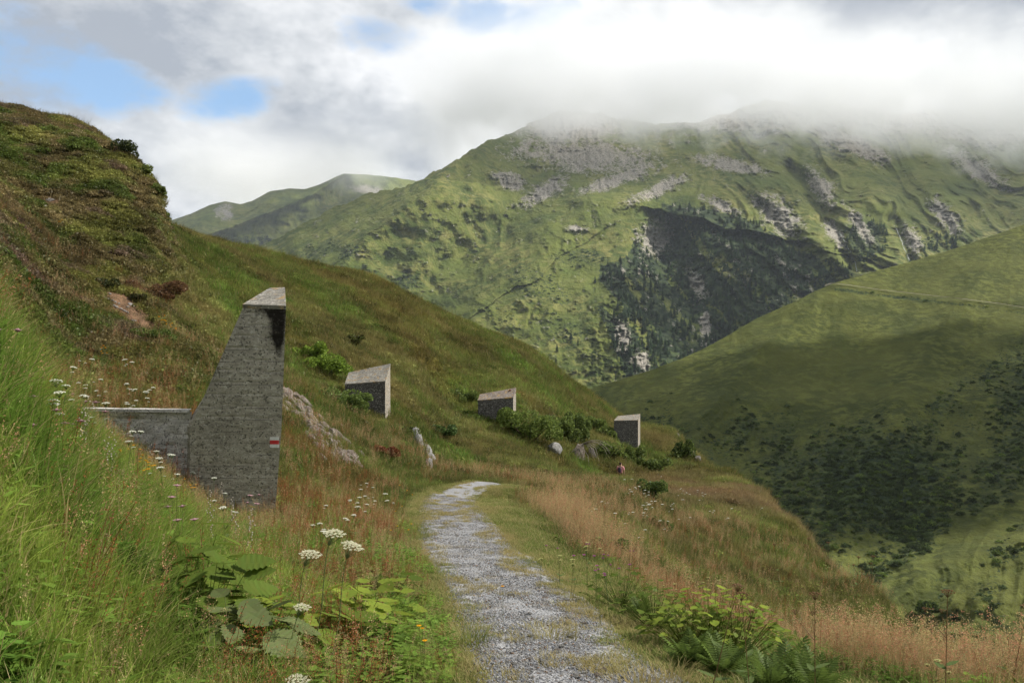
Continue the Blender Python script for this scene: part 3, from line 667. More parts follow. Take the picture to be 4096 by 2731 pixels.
for k in range(5):      # flowering grass, straw and pink panicles
    b = VB()
    for i in range(9):
        a = random.gauss(-.3, .9); p = Vector((random.gauss(0, .07), random.gauss(0, .07), -.03)); h = random.uniform(.42, .72); ln = random.uniform(.1, .38); col = rc(random.choice([STRAW, PINKS, PINKS, (.30, .24, .12)]), .15)
        tip = Vector(b.blade(p, a, h, ln, .0042, rc((.24, .22, .09)), 3, 1.0, col))
        for j in range(19):
            t = random.uniform(0, 1); q = tip+Vector((math.cos(a)*ln*-.11*t+random.gauss(0, .012), math.sin(a)*ln*-.11*t+random.gauss(0, .012), -.16*t))
            b.bit(q, random.uniform(.0045, .0085), rc(col, .2), 1.0)
    for i in range(12):
        b.blade((random.gauss(0, .06), random.gauss(0, .06), -.03), random.uniform(0, 6.3), random.uniform(.14, .30), random.uniform(.3, 1), .0055, rc((1, 1, 1), .25), 3)
    proto('panicle', b)
for k in range(4):      # sorrel, rust red
    b = VB()
    for i in range(4):
        p = Vector((random.gauss(0, .07), random.gauss(0, .07), -.03)); h = random.uniform(.3, .6); q = p+Vector((random.gauss(.04, .06), random.gauss(0, .06), h)); c = rc(random.choice([RUST, RUSTD, (.30, .11, .05)]), .2)
        b.stem(p, q, .0028, rc((.22, .12, .05)), 1.0)
        for j in range(52):
            t = random.uniform(.42, 1); s_ = p.lerp(q, t); sp_ = .035*(1.1-t)+.006
            b.bit(s_+Vector((random.gauss(0, sp_), random.gauss(0, sp_), random.gauss(0, .02))), random.uniform(.0035, .0065), rc(c, .25), 1.0)
    for i in range(8):
        a = random.uniform(0, 6.3); b.leaf((0, 0, .0), (math.cos(a)*.12, math.sin(a)*.12, random.uniform(.05, .14)), .03, rc((.8, .85, .8), .2))
    proto('sorrel', b)
for k in range(4):      # low leafy herbs
    b = VB()
    for i in range(16):
        a = random.uniform(0, 6.3); r = random.uniform(.02, .12); z = random.uniform(.03, .2); L = random.uniform(.05, .11)
        p = Vector((math.cos(a)*r, math.sin(a)*r, z)); b.leaf(p, p+Vector((math.cos(a)*L, math.sin(a)*L, random.uniform(-.02, .04))), L*random.uniform(.4, .7), rc((1, 1.08, .9), .25), random.choice([0, 2]))
    proto('herb', b)
for k in range(4):      # coarse sward seen from farther off
    b = VB()
    for i in range(46):
        a = random.uniform(0, 6.3); r = .34*math.sqrt(random.random()); dry = random.random() < .10
        b.blade((r*math.cos(a), r*math.sin(a), -.05), random.gauss(-.4, 1.3), random.uniform(.16, .36), random.uniform(.2, 1.0), random.uniform(.012, .024), rc((1, 1, 1), .35) if not dry else rc((.25, .19, .08)), 2, float(dry))
    proto('sward', b)
for k in range(3):      # heather and bilberry cushions
    b = VB()
    for i in range(150):
        a = random.uniform(0, 6.3); th = math.acos(random.uniform(0, 1)); rr = random.uniform(.7, 1)
        p = Vector((.40*rr*math.sin(th)*math.cos(a), .40*rr*math.sin(th)*math.sin(a), .24*rr*math.cos(th)))
        b.bit(p, random.uniform(.035, .07), rc((1, 1, 1), .4))
    for i in range(22):
        a = random.uniform(0, 6.3); r = .3*random.random(); b.blade((r*math.cos(a), r*math.sin(a), .05), a, random.uniform(.2, .36), .4, .014, rc((1.2, 1.1, .9), .3), 2)
    proto('heather', b)
for k in range(3):      # alder and rhododendron scrub on the hillsides across the valley
    b = VB()
    for i in range(170):
        a = random.uniform(0, 6.3); th = math.acos(random.uniform(-.1, 1)); rr = random.uniform(.55, 1)*(1+.25*math.sin(3*a+k))
        p = Vector((rr*math.sin(th)*math.cos(a), rr*math.sin(th)*math.sin(a), .75*rr*math.cos(th)))
        b.bit(p, random.uniform(.12, .24), rc((1, 1, 1), .4))
    proto('scrub', b)
def conifer_vb(b, h, own=0.0, c=(1, 1, 1)):
    n = 13
    for i in range(n):
        t = i/(n-1); z = h*(.12+.86*t); r = h*.19*(1-t)**.8*random.uniform(.75, 1.15)+.02*h
        m_ = 9 if i < 9 else 5
        for j in range(m_):
            a = j*6.283/m_+i*.7+random.uniform(-.2, .2); rr = r*random.uniform(.7, 1.15); p = Vector((0, 0, z+h*.05)); q = Vector((math.cos(a)*rr, math.sin(a)*rr, z-h*.035))
            sd = Vector((-math.sin(a), math.cos(a), 0))*rr*.42
            b.add([p, q-sd+Vector((0, 0, .01*h)), q+Vector((math.cos(a), math.sin(a), -.15))*rr*.25, q+sd+Vector((0, 0, .01*h))], [(0, 1, 2), (0, 2, 3)], rc(c, .3), own)
for k in range(3):
    b = VB(); conifer_vb(b, 1.0); b.stem((0, 0, -.05), (0, 0, .9), .012, (.06, .045, .03), 1.0); proto('conifer', b)
for k in range(4):      # stones of the gravel
    bm = bmesh.new(); bmesh.ops.create_icosphere(bm, subdivisions=1, radius=1)
    for v in bm.verts: v.co = Vector((v.co.x*random.uniform(.7, 1.2), v.co.y*random.uniform(.6, 1.0), v.co.z*random.uniform(.4, .75)))
    b = VB(); b.add([v.co[:] for v in bm.verts], [tuple(v.index for v in f.verts) for f in bm.faces], (1, 1, 1)); bm.free(); proto('pebble', b)

def scatter(name, kinds, xyz, rot, scl, col, idx, label, mat=None):
    """ground cover: points that carry turn, size, colour and which tuft they are"""
    c = bpy.data.collections.new(name+'_tufts'); obs = []
    for k in kinds: obs += protos[k]
    for o in sorted(obs, key=lambda o: o.name): c.objects.link(o)
    order = {o.name: i for i, o in enumerate(sorted(obs, key=lambda o: o.name))}
    look = np.array([order[o.name] for o in obs])
    me = bpy.data.meshes.new(name); me.vertices.add(len(xyz)); me.vertices.foreach_set('co', np.asarray(xyz, np.float32).reshape(-1))
    a = me.attributes.new('turn', 'FLOAT_VECTOR', 'POINT'); a.data.foreach_set('vector', np.asarray(rot, np.float32).reshape(-1))
    vfl(me, 'size', scl); vcol(me, 'col', col)
    a = me.attributes.new('which', 'INT', 'POINT'); a.data.foreach_set('value', look[np.asarray(idx)].astype(np.int32))
    o = bpy.data.objects.new(name, me); COL.objects.link(o); tag(o, label, kind='stuff')
    ng = bpy.data.node_groups.new(name+'_spread', 'GeometryNodeTree')
    ng.interface.new_socket('Geometry', in_out='INPUT', socket_type='NodeSocketGeometry'); ng.interface.new_socket('Geometry', in_out='OUTPUT', socket_type='NodeSocketGeometry')
    N = ng.nodes; L = ng.links; gi = N.new('NodeGroupInput'); go = N.new('NodeGroupOutput'); ip = N.new('GeometryNodeInstanceOnPoints')
    ci = N.new('GeometryNodeCollectionInfo'); ci.inputs['Collection'].default_value = c; ci.inputs['Separate Children'].default_value = True; ci.inputs['Reset Children'].default_value = True
    def na(nm, ty):
        q = N.new('GeometryNodeInputNamedAttribute'); q.data_type = ty; q.inputs['Name'].default_value = nm; return q.outputs['Attribute']
    L.new(gi.outputs[0], ip.inputs['Points']); L.new(ci.outputs[0], ip.inputs['Instance']); ip.inputs['Pick Instance'].default_value = True
    L.new(na('which', 'INT'), ip.inputs['Instance Index']); L.new(na('turn', 'FLOAT_VECTOR'), ip.inputs['Rotation']); L.new(na('size', 'FLOAT'), ip.inputs['Scale'])
    L.new(ip.outputs[0], go.inputs[0])
    md = o.modifiers.new('spread', 'NODES'); md.node_group = ng; return o

def polar(n, d1, d2, u1=-130, u2=1160, seed=0):
    g = np.random.default_rng(seed); y = np.sqrt(g.uniform(d1*d1, d2*d2, n)); u = g.uniform(u1, u2, n); x = y*(u-U0)/F
    return x, y, u, g
def seen(x, y, u, h):
    fu = np.clip((u-gu[0])/(gu[-1]-gu[0])*(NU-1), 0, NU-1).astype(int); fs = np.clip((np.log(y)-gs[0])/(gs[-1]-gs[0])*(NS-1), 0, NS-1).astype(int)
    return (GVIS[fs, fu] < h/y*F+3) & (GVV[fs, fu] < 682+F*.75/y+30) & (GVV[fs, fu] > 60)
# mask of everything the blocks and the wall occupy on the ground, so no grass grows through them
FOOT = []
def clear_of(x, y):
    ok = np.ones(x.shape, bool)
    for (cx, cy_, r) in FOOT: ok &= np.hypot(x-cx, y-cy_) > r
    return ok
KI = {}
def pick(kinds, wts, g, n):
    """index into the list of tufts for each point, from weights per kind (arrays or numbers)"""
    W = np.stack([np.broadcast_to(np.asarray(w_, float), (n,)) for w_ in wts], 1); W = W/W.sum(1, keepdims=True); cum = W.cumsum(1); r = g.uniform(0, 1, n)[:, None]
    k = (r > cum).sum(1).clip(0, len(kinds)-1); off = np.cumsum([0]+[len(protos[q]) for q in kinds]); ln = np.array([len(protos[q]) for q in kinds])
    return k, off[k]+(g.integers(0, 1000, n) % ln[k])
def turns(g, n, tilt=.12): return np.stack([g.normal(0, tilt, n), g.normal(0, tilt, n), g.uniform(-.9, .9, n)+(g.uniform(0, 1, n) < .3)*g.uniform(0, 6.28, n)], 1)
FOOT += [(-3.95, 13.5, .75), (-3.35, 13.4, .5)]
for u_, d_, r_ in ((196, 5.9, .24), (205, 5.15, .26), (232, 4.85, .24), (180, 5.3, .2), (262, 5.2, .16), (352, 6.0, .2), (372, 6.8, .2), (712, 6.6, .4), (735, 6.4, .3), (690, 6.7, .3), (655, 7.4, .25), (690, 5.9, .22), (720, 5.75, .25), (742, 6.0, .22), (790, 5.5, .28), (815, 5.25, .25), (770, 5.15, .2)): FOOT.append((d_*(u_-U0)/F, d_, r_))

def meadow():
    # near ground, 2.2 to 15 m
    n = 46000; x, y, u, g = polar(n, 2.6, 15, seed=1)
    keep0 = g.uniform(0, 1, n) < np.where(y < 7, 1, .75)
    pdist, side, pw = path_dist(x, y); edge = pdist-pw*.5
    right = (side > 0)
    vrg = np.where(right, .95+.5*vnoise(x*0+y*.8, y*.3, 3)+.35*sst(9, 4, y), .14+.22*vnoise(y*.9, y*0, 4))   # width of the trodden verge
    tall = edge > vrg
    k_ok = keep0 & tall & seen(x, y, u, .6) & clear_of(x, y) & ((y > 3.6) | (np.abs(x-0.5) > 1.5))
    rnd = g.uniform(0, 1, n)
    pat = fbm(x/.9, y/1.2, 3, 201); pat2 = fbm(x/1.7+5, y/1.7, 3, 202); pat3 = fbm(x/.6, y/.7, 2, 203)
    lushz = sst(330, 150, u-80*(y-5)*.2)*sst(11, 7.5, y)
    w_l = .9+1.8*lushz+np.clip(pat, -.3, 1)+.6*(right & (edge < vrg+.35))
    w_p = np.where(right, .75+sst(780, 950, u)*1.7, .10+.35*sst(.0, .4, pat2)*(1-lushz)+.35*sst(8, 12, y))
    w_s = np.where(right, .12+.2*sst(.1, .5, pat2), .05+.55*sst(.12, .45, pat2)*(1-.9*lushz)+.75*sst(200, 290, u)*sst(400, 350, u)*(pat3 > .05))
    w_h = np.where(right, .5+1.2*sst(.0, .4, pat3), .8+1.6*sst(.05, .45, pat3+.25*sst(120, 260, u)*sst(430, 380, u)))
    k, idx = pick(['lush', 'panicle', 'sorrel', 'herb'], [np.clip(w_l, .1, 9), w_p, w_s, w_h], g, n)
    c = lerp(np.broadcast_to(np.array([.150, .245, .042]), (n, 3)), np.array([.25, .325, .06]), sst(-.3, .4, pat))
    c = lerp(c, np.array([.085, .140, .030]), (k == 3)*.62)
    c = lerp(c, np.array([.22, .18, .07]), sst(.0, .5, pat2)*.45*(1-lushz))
    c = lerp(c, np.array([.085, .140, .030]), sst(.1, .5, fbm(x/.8+9, y/.8, 3, 204))*.5)
    c = c*g.uniform(.78, 1.22, (n, 1))
    sc = g.uniform(.6, 1.08, n)*np.where((k == 0) & right, .75, 1)*(.8+.25*lushz)*np.where(edge < vrg+.25, .6, 1)*np.where(k == 1, np.where(right, .78, .8), 1)
    sc = sc*np.where((y < 4.2), .75, 1)*np.where(right & (u > 800) & (k == 1), 1.35, 1)*np.where((~right) & (edge < 1.1) & (k == 0), .7, 1)
    z = ground(x, y); P_ = np.stack([x, y, z], 1); rt = turns(g, n)
    for nm, kk, lb in (('meadow_grass', 0, 'long lush green grass combed over by the wind on the bank'), ('flowering_grass', 1, 'straw and pink flowering grass along the path'),
                       ('red_sorrel', 2, 'rust red sorrel stalks gone to seed among the grass'), ('meadow_herbs', 3, 'low green leafy herbs among the grass')):
        s_ = k_ok & (k == kk); kd = ['lush', 'panicle', 'sorrel', 'herb'][kk]; base = sum(len(protos[q]) for q in ['lush', 'panicle', 'sorrel', 'herb'][:kk])
        scatter(nm, [kd], P_[s_], rt[s_], sc[s_], c[s_], idx[s_]-base, lb)
    # trodden turf of the verges and the tufts that creep into the gravel
    n = 60000; x, y, u, g = polar(n, 3.2, 27, 150, 900, seed=2)
    pdist, side, pw = path_dist(x, y); edge = pdist-pw*.5; right = side > 0
    vrg = np.where(right, 1.25+.5*vnoise(x*0+y*.8, y*.3, 3)+.35*sst(9, 4, y), .75)
    cr = fbm(x/.45, y/.7, 3, 211)
    ok = (edge < vrg) & (edge > .03-.38*sst(.10, .45, cr)-.20*g.uniform(0, 1, n)**2.5) & seen(x, y, u, .1)
    ok |= (edge < 0) & (np.abs(edge+.42) < .34) & (fbm(x/.30, y/.55, 3, 213) > .36)
    ok |= (edge < 0) & (fbm(x/.22, y/.32, 3, 214) > .50)
    dry = sst(.15, -.40, edge-.15+.5*fbm(x/.6, y/.9, 3, 215))
    dry = np.maximum(dry, .7*sst(.08, .4, fbm(x/.5, y/.9, 3, 216)))
    c = lerp(np.broadcast_to(np.array([.150, .190, .045]), (n, 3)), np.array([.33, .27, .115]), dry*.85)*g.uniform(.8, 1.2, (n, 1))
    k, idx = pick(['turf'], [1], g, n); s_ = ok
    scatter('verge_turf', ['turf'], np.stack([x, y, ground(x, y)+.03*(edge < 0)], 1)[s_], turns(g, n, .1)[s_], (g.uniform(.7, 1.25, n)*np.where(edge < 0, .75, 1)*(1+.4*sst(.5, 1.2, edge)))[s_], c[s_], idx[s_], 'short dry trodden turf beside and in the path')
    # middle ground 13 to 34 m
    n = 52000; x, y, u, g = polar(n, 12.5, 36, seed=3)
    pdist, side, pw = path_dist(x, y); edge = pdist-pw*.5; right = side > 0
    edge = np.where(y > 26.2, 9, edge)
    ok = (edge > np.where(right, 1.0, .5)) & seen(x, y, u, .5) & (scar(x, y) < .05+.5*g.uniform(0, 1, n)**4) & clear_of(x, y)
    rnd = g.uniform(0, 1, n); c = veg_colour(x, y, rnd)
    pk_ = sst(1.1, 1.4, edge)*sst(3.4, 1.7, edge)*right*sst(34, 26, y)*sst(.25, -.15, fbm(x/1.6, y/2.6, 2, 221)-.25)
    pk_ = np.maximum(pk_, .35*right*sst(.15, .5, fbm(x/4, y/3.6, 3, 222)))
    rl = (~right)*(y < 24)*sst(.0, .4, fbm(x/1.9, y/2.4, 3, 223)+.12)
    ct = lerp(c, C_PINK, pk_*.55); ct = lerp(ct, C_RED, rl*.35); ct = ct*g.uniform(.72, 1.28, (n, 1))
    k, idx = pick(['sward', 'panicle', 'sorrel', 'herb'], [3.4-1.5*pk_, .22+2.6*pk_, .10+.8*rl, .4], g, n)
    sc = g.uniform(.65, 1.2, n)*np.where(k == 0, .82, 1.0)*np.where(edge < 1.7, .75, 1)
    s_ = ok; scatter('slope_grass', ['sward', 'panicle', 'sorrel', 'herb'], np.stack([x, y, ground(x, y)], 1)[s_], turns(g, n)[s_], sc[s_], ct[s_], idx[s_], 'green and reddish grass on the lower slopes round the block')
    # far slopes 30 to 105 m
    n = 95000; x, y, u, g = polar(n, 32, 104, -130, 960, seed=4)
    ok = seen(x, y, u, .5) & (scar(x, y) < .05+.5*g.uniform(0, 1, n)**4)
    rnd = g.uniform(0, 1, n); c = veg_colour(x, y, rnd)*g.uniform(.7, 1.3, (n, 1))
    _, _, _, _, he = zones(x, y)
    pinkr = sst(560, 700, u)*sst(480, 500, V0-F*ground(x, y)/y+10)*sst(-.2, .4, fbm(x/5, y/7, 3, 231))
    c = lerp(c, C_PINK*.8, pinkr*.55)
    k, idx = pick(['sward', 'heather'], [1.2-1.0*he, .12+1.2*he], g, n)
    sc = g.uniform(.8, 1.7, n)*np.where(k == 0, 1.15, .9)*(.7+.5*sst(30, 90, y))
    s_ = ok; scatter('hillside_grass', ['sward', 'heather'], np.stack([x, y, ground(x, y)-.03], 1)[s_], turns(g, n)[s_], sc[s_], c[s_], idx[s_], 'rough grass and heather covering the hillside above the path')
    n = 16000; x, y, u, g = polar(n, 17, 34, -130, 260, seed=5); he = zones(x, y)[4]
    ok = seen(x, y, u, .4) & (g.uniform(0, 1, n) < he*.9) & (scar(x, y) < .02)
    k, idx = pick(['heather'], [1], g, n); c = veg_colour(x, y, g.uniform(0, 1, n))*g.uniform(.65, 1.2, (n, 1)); s_ = ok
    scatter('heather_cover', ['heather'], np.stack([x, y, ground(x, y)-.04], 1)[s_], turns(g, n)[s_], g.uniform(.5, 1.15, n)[s_], c[s_], idx[s_], 'dark heather cushions on the left slope')
    # gravel
    n = 60000; g = np.random.default_rng(6); t_ = g.uniform(0, 1, n); y = 3.6+(22-3.6)*t_**2.1; x0 = np.interp(y, PY[:200], PX[:200]); wq = np.interp(y, PD, PW); s = g.uniform(-.56, .56, n); s = s*(1+.10*fbm(y*3, s*0+2.2, 3, 301)+.12*g.normal(0, 1, n)*(np.abs(s) > .38))
    x = x0+s*wq*1.05; k, idx = pick(['pebble'], [1], g, n); sz = .0048+.010*g.uniform(0, 1, n)**5
    gr = g.uniform(.23, .36, (n, 1)); c = gr*np.array([1, 1, 1.01])+g.uniform(-.02, .03, (n, 1))*np.array([1, .5, -.5]); wm = g.uniform(0, 1, n) < .10
    c[wm] = np.array([.30, .22, .16])*g.uniform(.6, 1.2, (wm.sum(), 1))
    scatter('gravel', ['pebble'], np.stack([x, y, ground(x, y)+.034-.030*np.clip(np.abs(1.75*s), 0, 1.2)**9], 1), g.uniform(0, 6.28, (n, 3))*np.array([.15, .15, 1]), sz, c, idx, 'crushed grey stones of the footpath')
meadow()

def hills_cover():
    g = np.random.default_rng(21); n = 62000; u = g.uniform(560, 1200, n); v = g.uniform(230, 670, n)
    top_ = np.interp(u, SR[1], SR[2]); m_ = R_shrub(u, v); ok = (v > top_+2) & (g.uniform(0, 1, n) < np.clip((m_-.26)*1.8, 0, 1)) & (g.uniform(0, 1, n) < np.clip(((v-150)/400)**1, .25, 1)) & (np.abs(v-np.interp(u, *zip(*ROAD))) > 1.5)
    u, v = u[ok], v[ok]; p = sheet_at(SR, u, v); n = len(u); k, idx = pick(['scrub'], [1], g, n)
    c = np.array([.056, .076, .029])*g.uniform(.5, 1.9, (n, 1)); gg = (g.uniform(0, 1, n) < .15); c[gg] *= np.array([1.6, 1.6, 1.0])
    scatter('alder_scrub', ['scrub'], p, g.uniform(0, 6.28, (n, 3))*np.array([.05, .05, 1]), .4+1.5*g.uniform(0, 1, n)**2.2, c, idx, 'dark alder and alpenrose scrub on the hillside across the valley')
    n = 24000; u = g.uniform(290, 1030, n); v = g.uniform(200, 400, n); m_ = M_shrub(u, v); gor = poly_in(GORGE, u, v) | (ell(865, 242, 22, 24, 40)(u, v) > 0) | (ell(940, 245, 18, 10, 0)(u, v) > 0)
    rk_ = M_rock(u, v); ok = gor & (rk_ < .45) & (g.uniform(0, 1, n) < .38) & (v > np.interp(u, SM[1], SM[2])+6)
    uu, vv = u[ok], v[ok]; p = sheet_at(SM, uu, vv); n2 = len(uu); k, idx = pick(['conifer', 'scrub'], [1, .6], g, n2)
    scatter('mountain_forest', ['conifer', 'scrub'], p, g.uniform(0, 6.28, (n2, 3))*np.array([0, 0, 1]), np.where(k == 0, g.uniform(11, 24, n2), g.uniform(3, 7, n2)), np.array([.028, .048, .022])*g.uniform(.5, 2.0, (n2, 1)), idx, 'dark conifers and scrub clinging to the ravine cliffs')
    ok = (~gor) & (g.uniform(0, 1, n) < np.clip((m_-.25)*1.0, 0, .5)); uu, vv = u[ok], v[ok]; p = sheet_at(SM, uu, vv); n2 = len(uu); k, idx = pick(['scrub'], [1], g, n2)
    scatter('mountain_scrub', ['scrub'], p, g.uniform(0, 6.28, (n2, 3))*np.array([0, 0, 1]), g.uniform(2.2, 5, n2), np.array([.055, .082, .032])*g.uniform(.7, 1.4, (n2, 1)), idx, 'patches of dark scrub on the sunny mountain flank')
hills_cover()

# ------------------------------------------------------------------ concrete
def concrete_mat(name, base, lichen=.0, dark=.5):
    m, t = newmat(name); ob = t.n('ShaderNodeTexCoord').outputs['Object']
    st = t.n('ShaderNodeAttribute', attribute_name='stain').outputs['Fac']
    crs = t.n('ShaderNodeMapping', ins={0: ob, 3: (1.0, 1.0, 1.9)}).outputs[0]
    n1 = t.noise(ob, 1.1, 5, .6); n2 = t.noise(crs, 9, 8, .78); n3 = t.noise(ob, 55, 3, .8)
    vo = t.n('ShaderNodeTexVoronoi', ins={'Vector': ob, 'Scale': 46.0}); sp = t.n('ShaderNodeSeparateColor', ins={0: vo.outputs['Color']}).outputs[0]
    c = t.mix(t.mr(n2, .32, .68), tuple(x*.62 for x in base), tuple(x*1.2 for x in base))
    c = t.mix(t.mr(n1, .38, .68, 0, dark), c, tuple(x*.42 for x in base))
    c = t.mix(t.math('MULTIPLY', t.mr(sp, .76, .90), t.mr(n2, .42, .60, 0, .85)), c, (.50, .47, .41)); c = t.mix(t.math('MULTIPLY', t.mr(sp, .16, .06), .75), c, tuple(x*.2 for x in base))
    c = t.mix(t.math('MULTIPLY', t.mr(n3, .56, .70), .5), c, tuple(x*.3 for x in base))
    zc = t.n('ShaderNodeSeparateXYZ', ins={0: ob}).outputs[2]; fr = t.math('ABSOLUTE', t.math('SUBTRACT', t.math('FRACT', t.math('ADD', t.math('DIVIDE', zc, .17), t.math('MULTIPLY', n1, .25))), .5))
    jl = t.math('MULTIPLY', t.mr(fr, .07, .0), t.mr(t.noise(ob, 3, 5, .7), .42, .58)); c = t.mix(t.math('MULTIPLY', jl, .7), c, tuple(x*.22 for x in base))
    if lichen: c = t.mix(t.math('MULTIPLY', t.mr(t.noise(ob, 4.5, 5, .7), .52, .64), lichen), c, (.36, .22, .07))
    c = t.mix(t.mr(t.math('ADD', st, t.math('MULTIPLY', t.math('SUBTRACT', t.noise(ob, 11, 8, .85), .5), 2.0)), .25, 1.1), c, (.016, .013, .010))
    finish(t, c, .92, t.math('ADD', t.math('MULTIPLY', n2, .8), t.math('ADD', t.math('MULTIPLY', n3, .35), t.math('MULTIPLY', sp, .25))), .9, .03, .15)
    return m
CON = concrete_mat('weathered_board_marked_concrete', (.40, .365, .295)); CAP = concrete_mat('pale_lichened_concrete', (.25, .235, .20), .6, .5)
CONL = concrete_mat('pale_weathered_concrete', (.62, .585, .55), 0, .35); CONW = concrete_mat('dark_damp_shaded_concrete', (.105, .098, .088), 0, .5); EDGE = concrete_mat('sunlit_end_concrete', (.33, .30, .245), .35, .3)  # block bodies damp and darkened for shade, end faces coloured sunlit pale
def patch(bm, c00, c10, c11, c01, nu, nv, amp, stain=None, course=.17, seed=0, ph=0.0):
    """bilinear face with cast board courses: joints sunk in, courses a little proud or shy of each other"""
    c00, c10, c11, c01 = map(Vector, (c00, c10, c11, c01)); n = (c10-c00).cross(c01-c00).normalized(); g = []
    sl = bm.verts.layers.float.get('stain') or bm.verts.layers.float.new('stain')
    for j in range(nv+1):
        row = []
        for i in range(nu+1):
            a, b = i/nu, j/nv; p = (c00*(1-a)+c10*a)*(1-b)+(c01*(1-a)+c11*a)*b
            ef = min(1, min(a, 1-a)*nu/1.5, min(b, 1-b)*nv/1.5)
            k = (p.z+ph)/course+.12*math.sin(p.x*3+seed); fr = k-math.floor(k); ki = math.floor(k)
            off = amp*(.5*(_h(np.array(ki), np.array(seed), 5)-.5)-.9*math.exp(-(min(fr, 1-fr)/.07)**2)*(.4+.9*float(vnoise(p.x*2.3+ki, ki*1.7, 9)))+.5*float(fbm(p.x*6+p.y*4, p.z*6, 3, seed)))
            w_ = bm.verts.new(p+n*off*(.15+.85*ef)); w_[sl] = float(stain(p)) if stain else 0.0; row.append(w_)
        g.append(row)
    for j in range(nv):
        for i in range(nu): bm.faces.new((g[j][i], g[j][i+1], g[j+1][i+1], g[j+1][i]))
def bm_obj(name, bm, mat, parent=None, smooth=False):
    me = bpy.data.meshes.new(name); bm.to_mesh(me); bm.free()
    for p in me.polygons: p.use_smooth = smooth
    return link(name, me, mat, parent)
def reparent(root, *obs):
    for o in obs:
        o.data.transform(Matrix.Translation(-root.location)); o.parent = root

def block(fl, fr, br, bl, zdrop=0, label='', stain=None, knee=None, capmat=CAP, bodymat=CON, endmat=EDGE, res=30, seed=1, dep=None, split_top=None, group='concrete wedge blocks along the slope', rows=None):
    """fl, fr, br, bl: the four top corners as (u, v, d); the body is carried down into the slope"""
    FL, FR, BR, BL = [P(*q) for q in (fl, fr, br, bl)]; bz = zdrop
    dn = lambda p, z: Vector((p.x, p.y, z))
    root = empty('concrete_block', ((FL.x+FR.x)/2, (FL.y+BR.y)/2, bz)); tag(root, label, 'concrete block', group)
    t_ = .05                                                       # the top slab stands a little proud of the body
    b = bmesh.new()
    H = max(FR.z-bz, 1); nv = rows or int(res*1.6)
    if knee is None:
        patch(b, dn(FL, bz), dn(FR, bz), FR, FL, res, nv, .014, stain, seed=seed)
        patch(b, dn(BL, bz), dn(FL, bz), FL, BL, 8, nv, .012, seed=seed+1)
        patch(b, dn(BR, bz), dn(BL, bz), BL, BR, res//2, nv//2, .012, seed=seed+3)
        obs = [bm_obj('body', b, bodymat)]
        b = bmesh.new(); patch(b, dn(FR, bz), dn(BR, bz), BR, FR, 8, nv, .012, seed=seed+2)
        e_ = bm_obj('end_face', b, endmat); e_['label'] = 'narrow end face coloured pale for the sun'; obs.append(e_)
    else:
        KN, KB, FB, KR, BB = [P(*q) for q in knee]     # knee front-left, knee back-left, base front-right, knee right
        patch(b, dn(KN, bz), FB, KR, KN, res, nv//2, .010, stain, seed=seed, ph=.05)
        patch(b, KN, KR, FR, FL, res, nv, .010, stain, seed=seed, ph=.05)
        patch(b, KB, KN, FL, BL, 6, nv, .015, seed=seed+1); patch(b, dn(KB, bz), dn(KN, bz), KN, KB, 6, nv//2, .015, seed=seed+1)
        patch(b, P(280.8, 428, 14.05), KB, BL, BR, 8, nv//2, .012, seed=seed+3); patch(b, BB, dn(KB, bz), KB, P(280.8, 428, 14.05), 6, 6, .0, seed=seed+3)
        patch(b, KR, P(280.8, 428, 14.05), BR, FR, 10, nv, .014, seed=seed+2); patch(b, FB, BB, P(280.8, 428, 14.05), KR, 10, nv//2, .014, seed=seed+2)
        obs = [bm_obj('body', b, bodymat)]
    b = bmesh.new(); nrm = (FR-FL).cross(BL-FL).normalized(); nrm = nrm if nrm.z > 0 else -nrm
    cx = (FL+FR+BR+BL)/4; top = [q+(q-cx)*.012+nrm*.05 for q in (FL, FR, BR, BL)]; low = [q+(q-cx)*.012-nrm*.005 for q in (FL, FR, BR, BL)]
    patch(b, top[0], top[1], top[2], top[3], res//2, 12, .016, course=9, seed=seed+5)
    for i in range(4):
        j = (i+1) % 4; patch(b, low[i], low[j], top[j], top[i], 12, 2, .006, course=9, seed=seed+6)
    obs.append(bm_obj('top_slab', b, capmat)); reparent(root, *obs); return root

def st1(p):
    u = U0+F*p.x/p.y; v = V0-F*p.z/p.y
    k = 0
    if v < 360:
        k = .80*sst(247, 258, u)*sst(324, 309, v)*sst(306, 310, v+6)+.95*sst(262, 275, u)*sst(288, 283, u)*sst(352, 335, v)+.75*sst(272, 277, u)*sst(284, 280, u)*sst(366, 352, v)
    k += .22*float(sst(-.1, .8, ell(236, 432, 34, 22, 20)(u, v)))
    return min(k, 1.1)
B1 = block((243, 307, 13.0), (286, 308.5, 12.9), (285, 290, 14.1), (270, 290.5, 14.2), -2.35, 'tall tapering concrete block nearest the path with a red and white trail mark', st1,
           knee=((190, 428, 13.0), (186.5, 424, 13.5), (272, 552, 12.9), (281.5, 428, 12.93), (271, 552, 14.0)), res=44, seed=11)
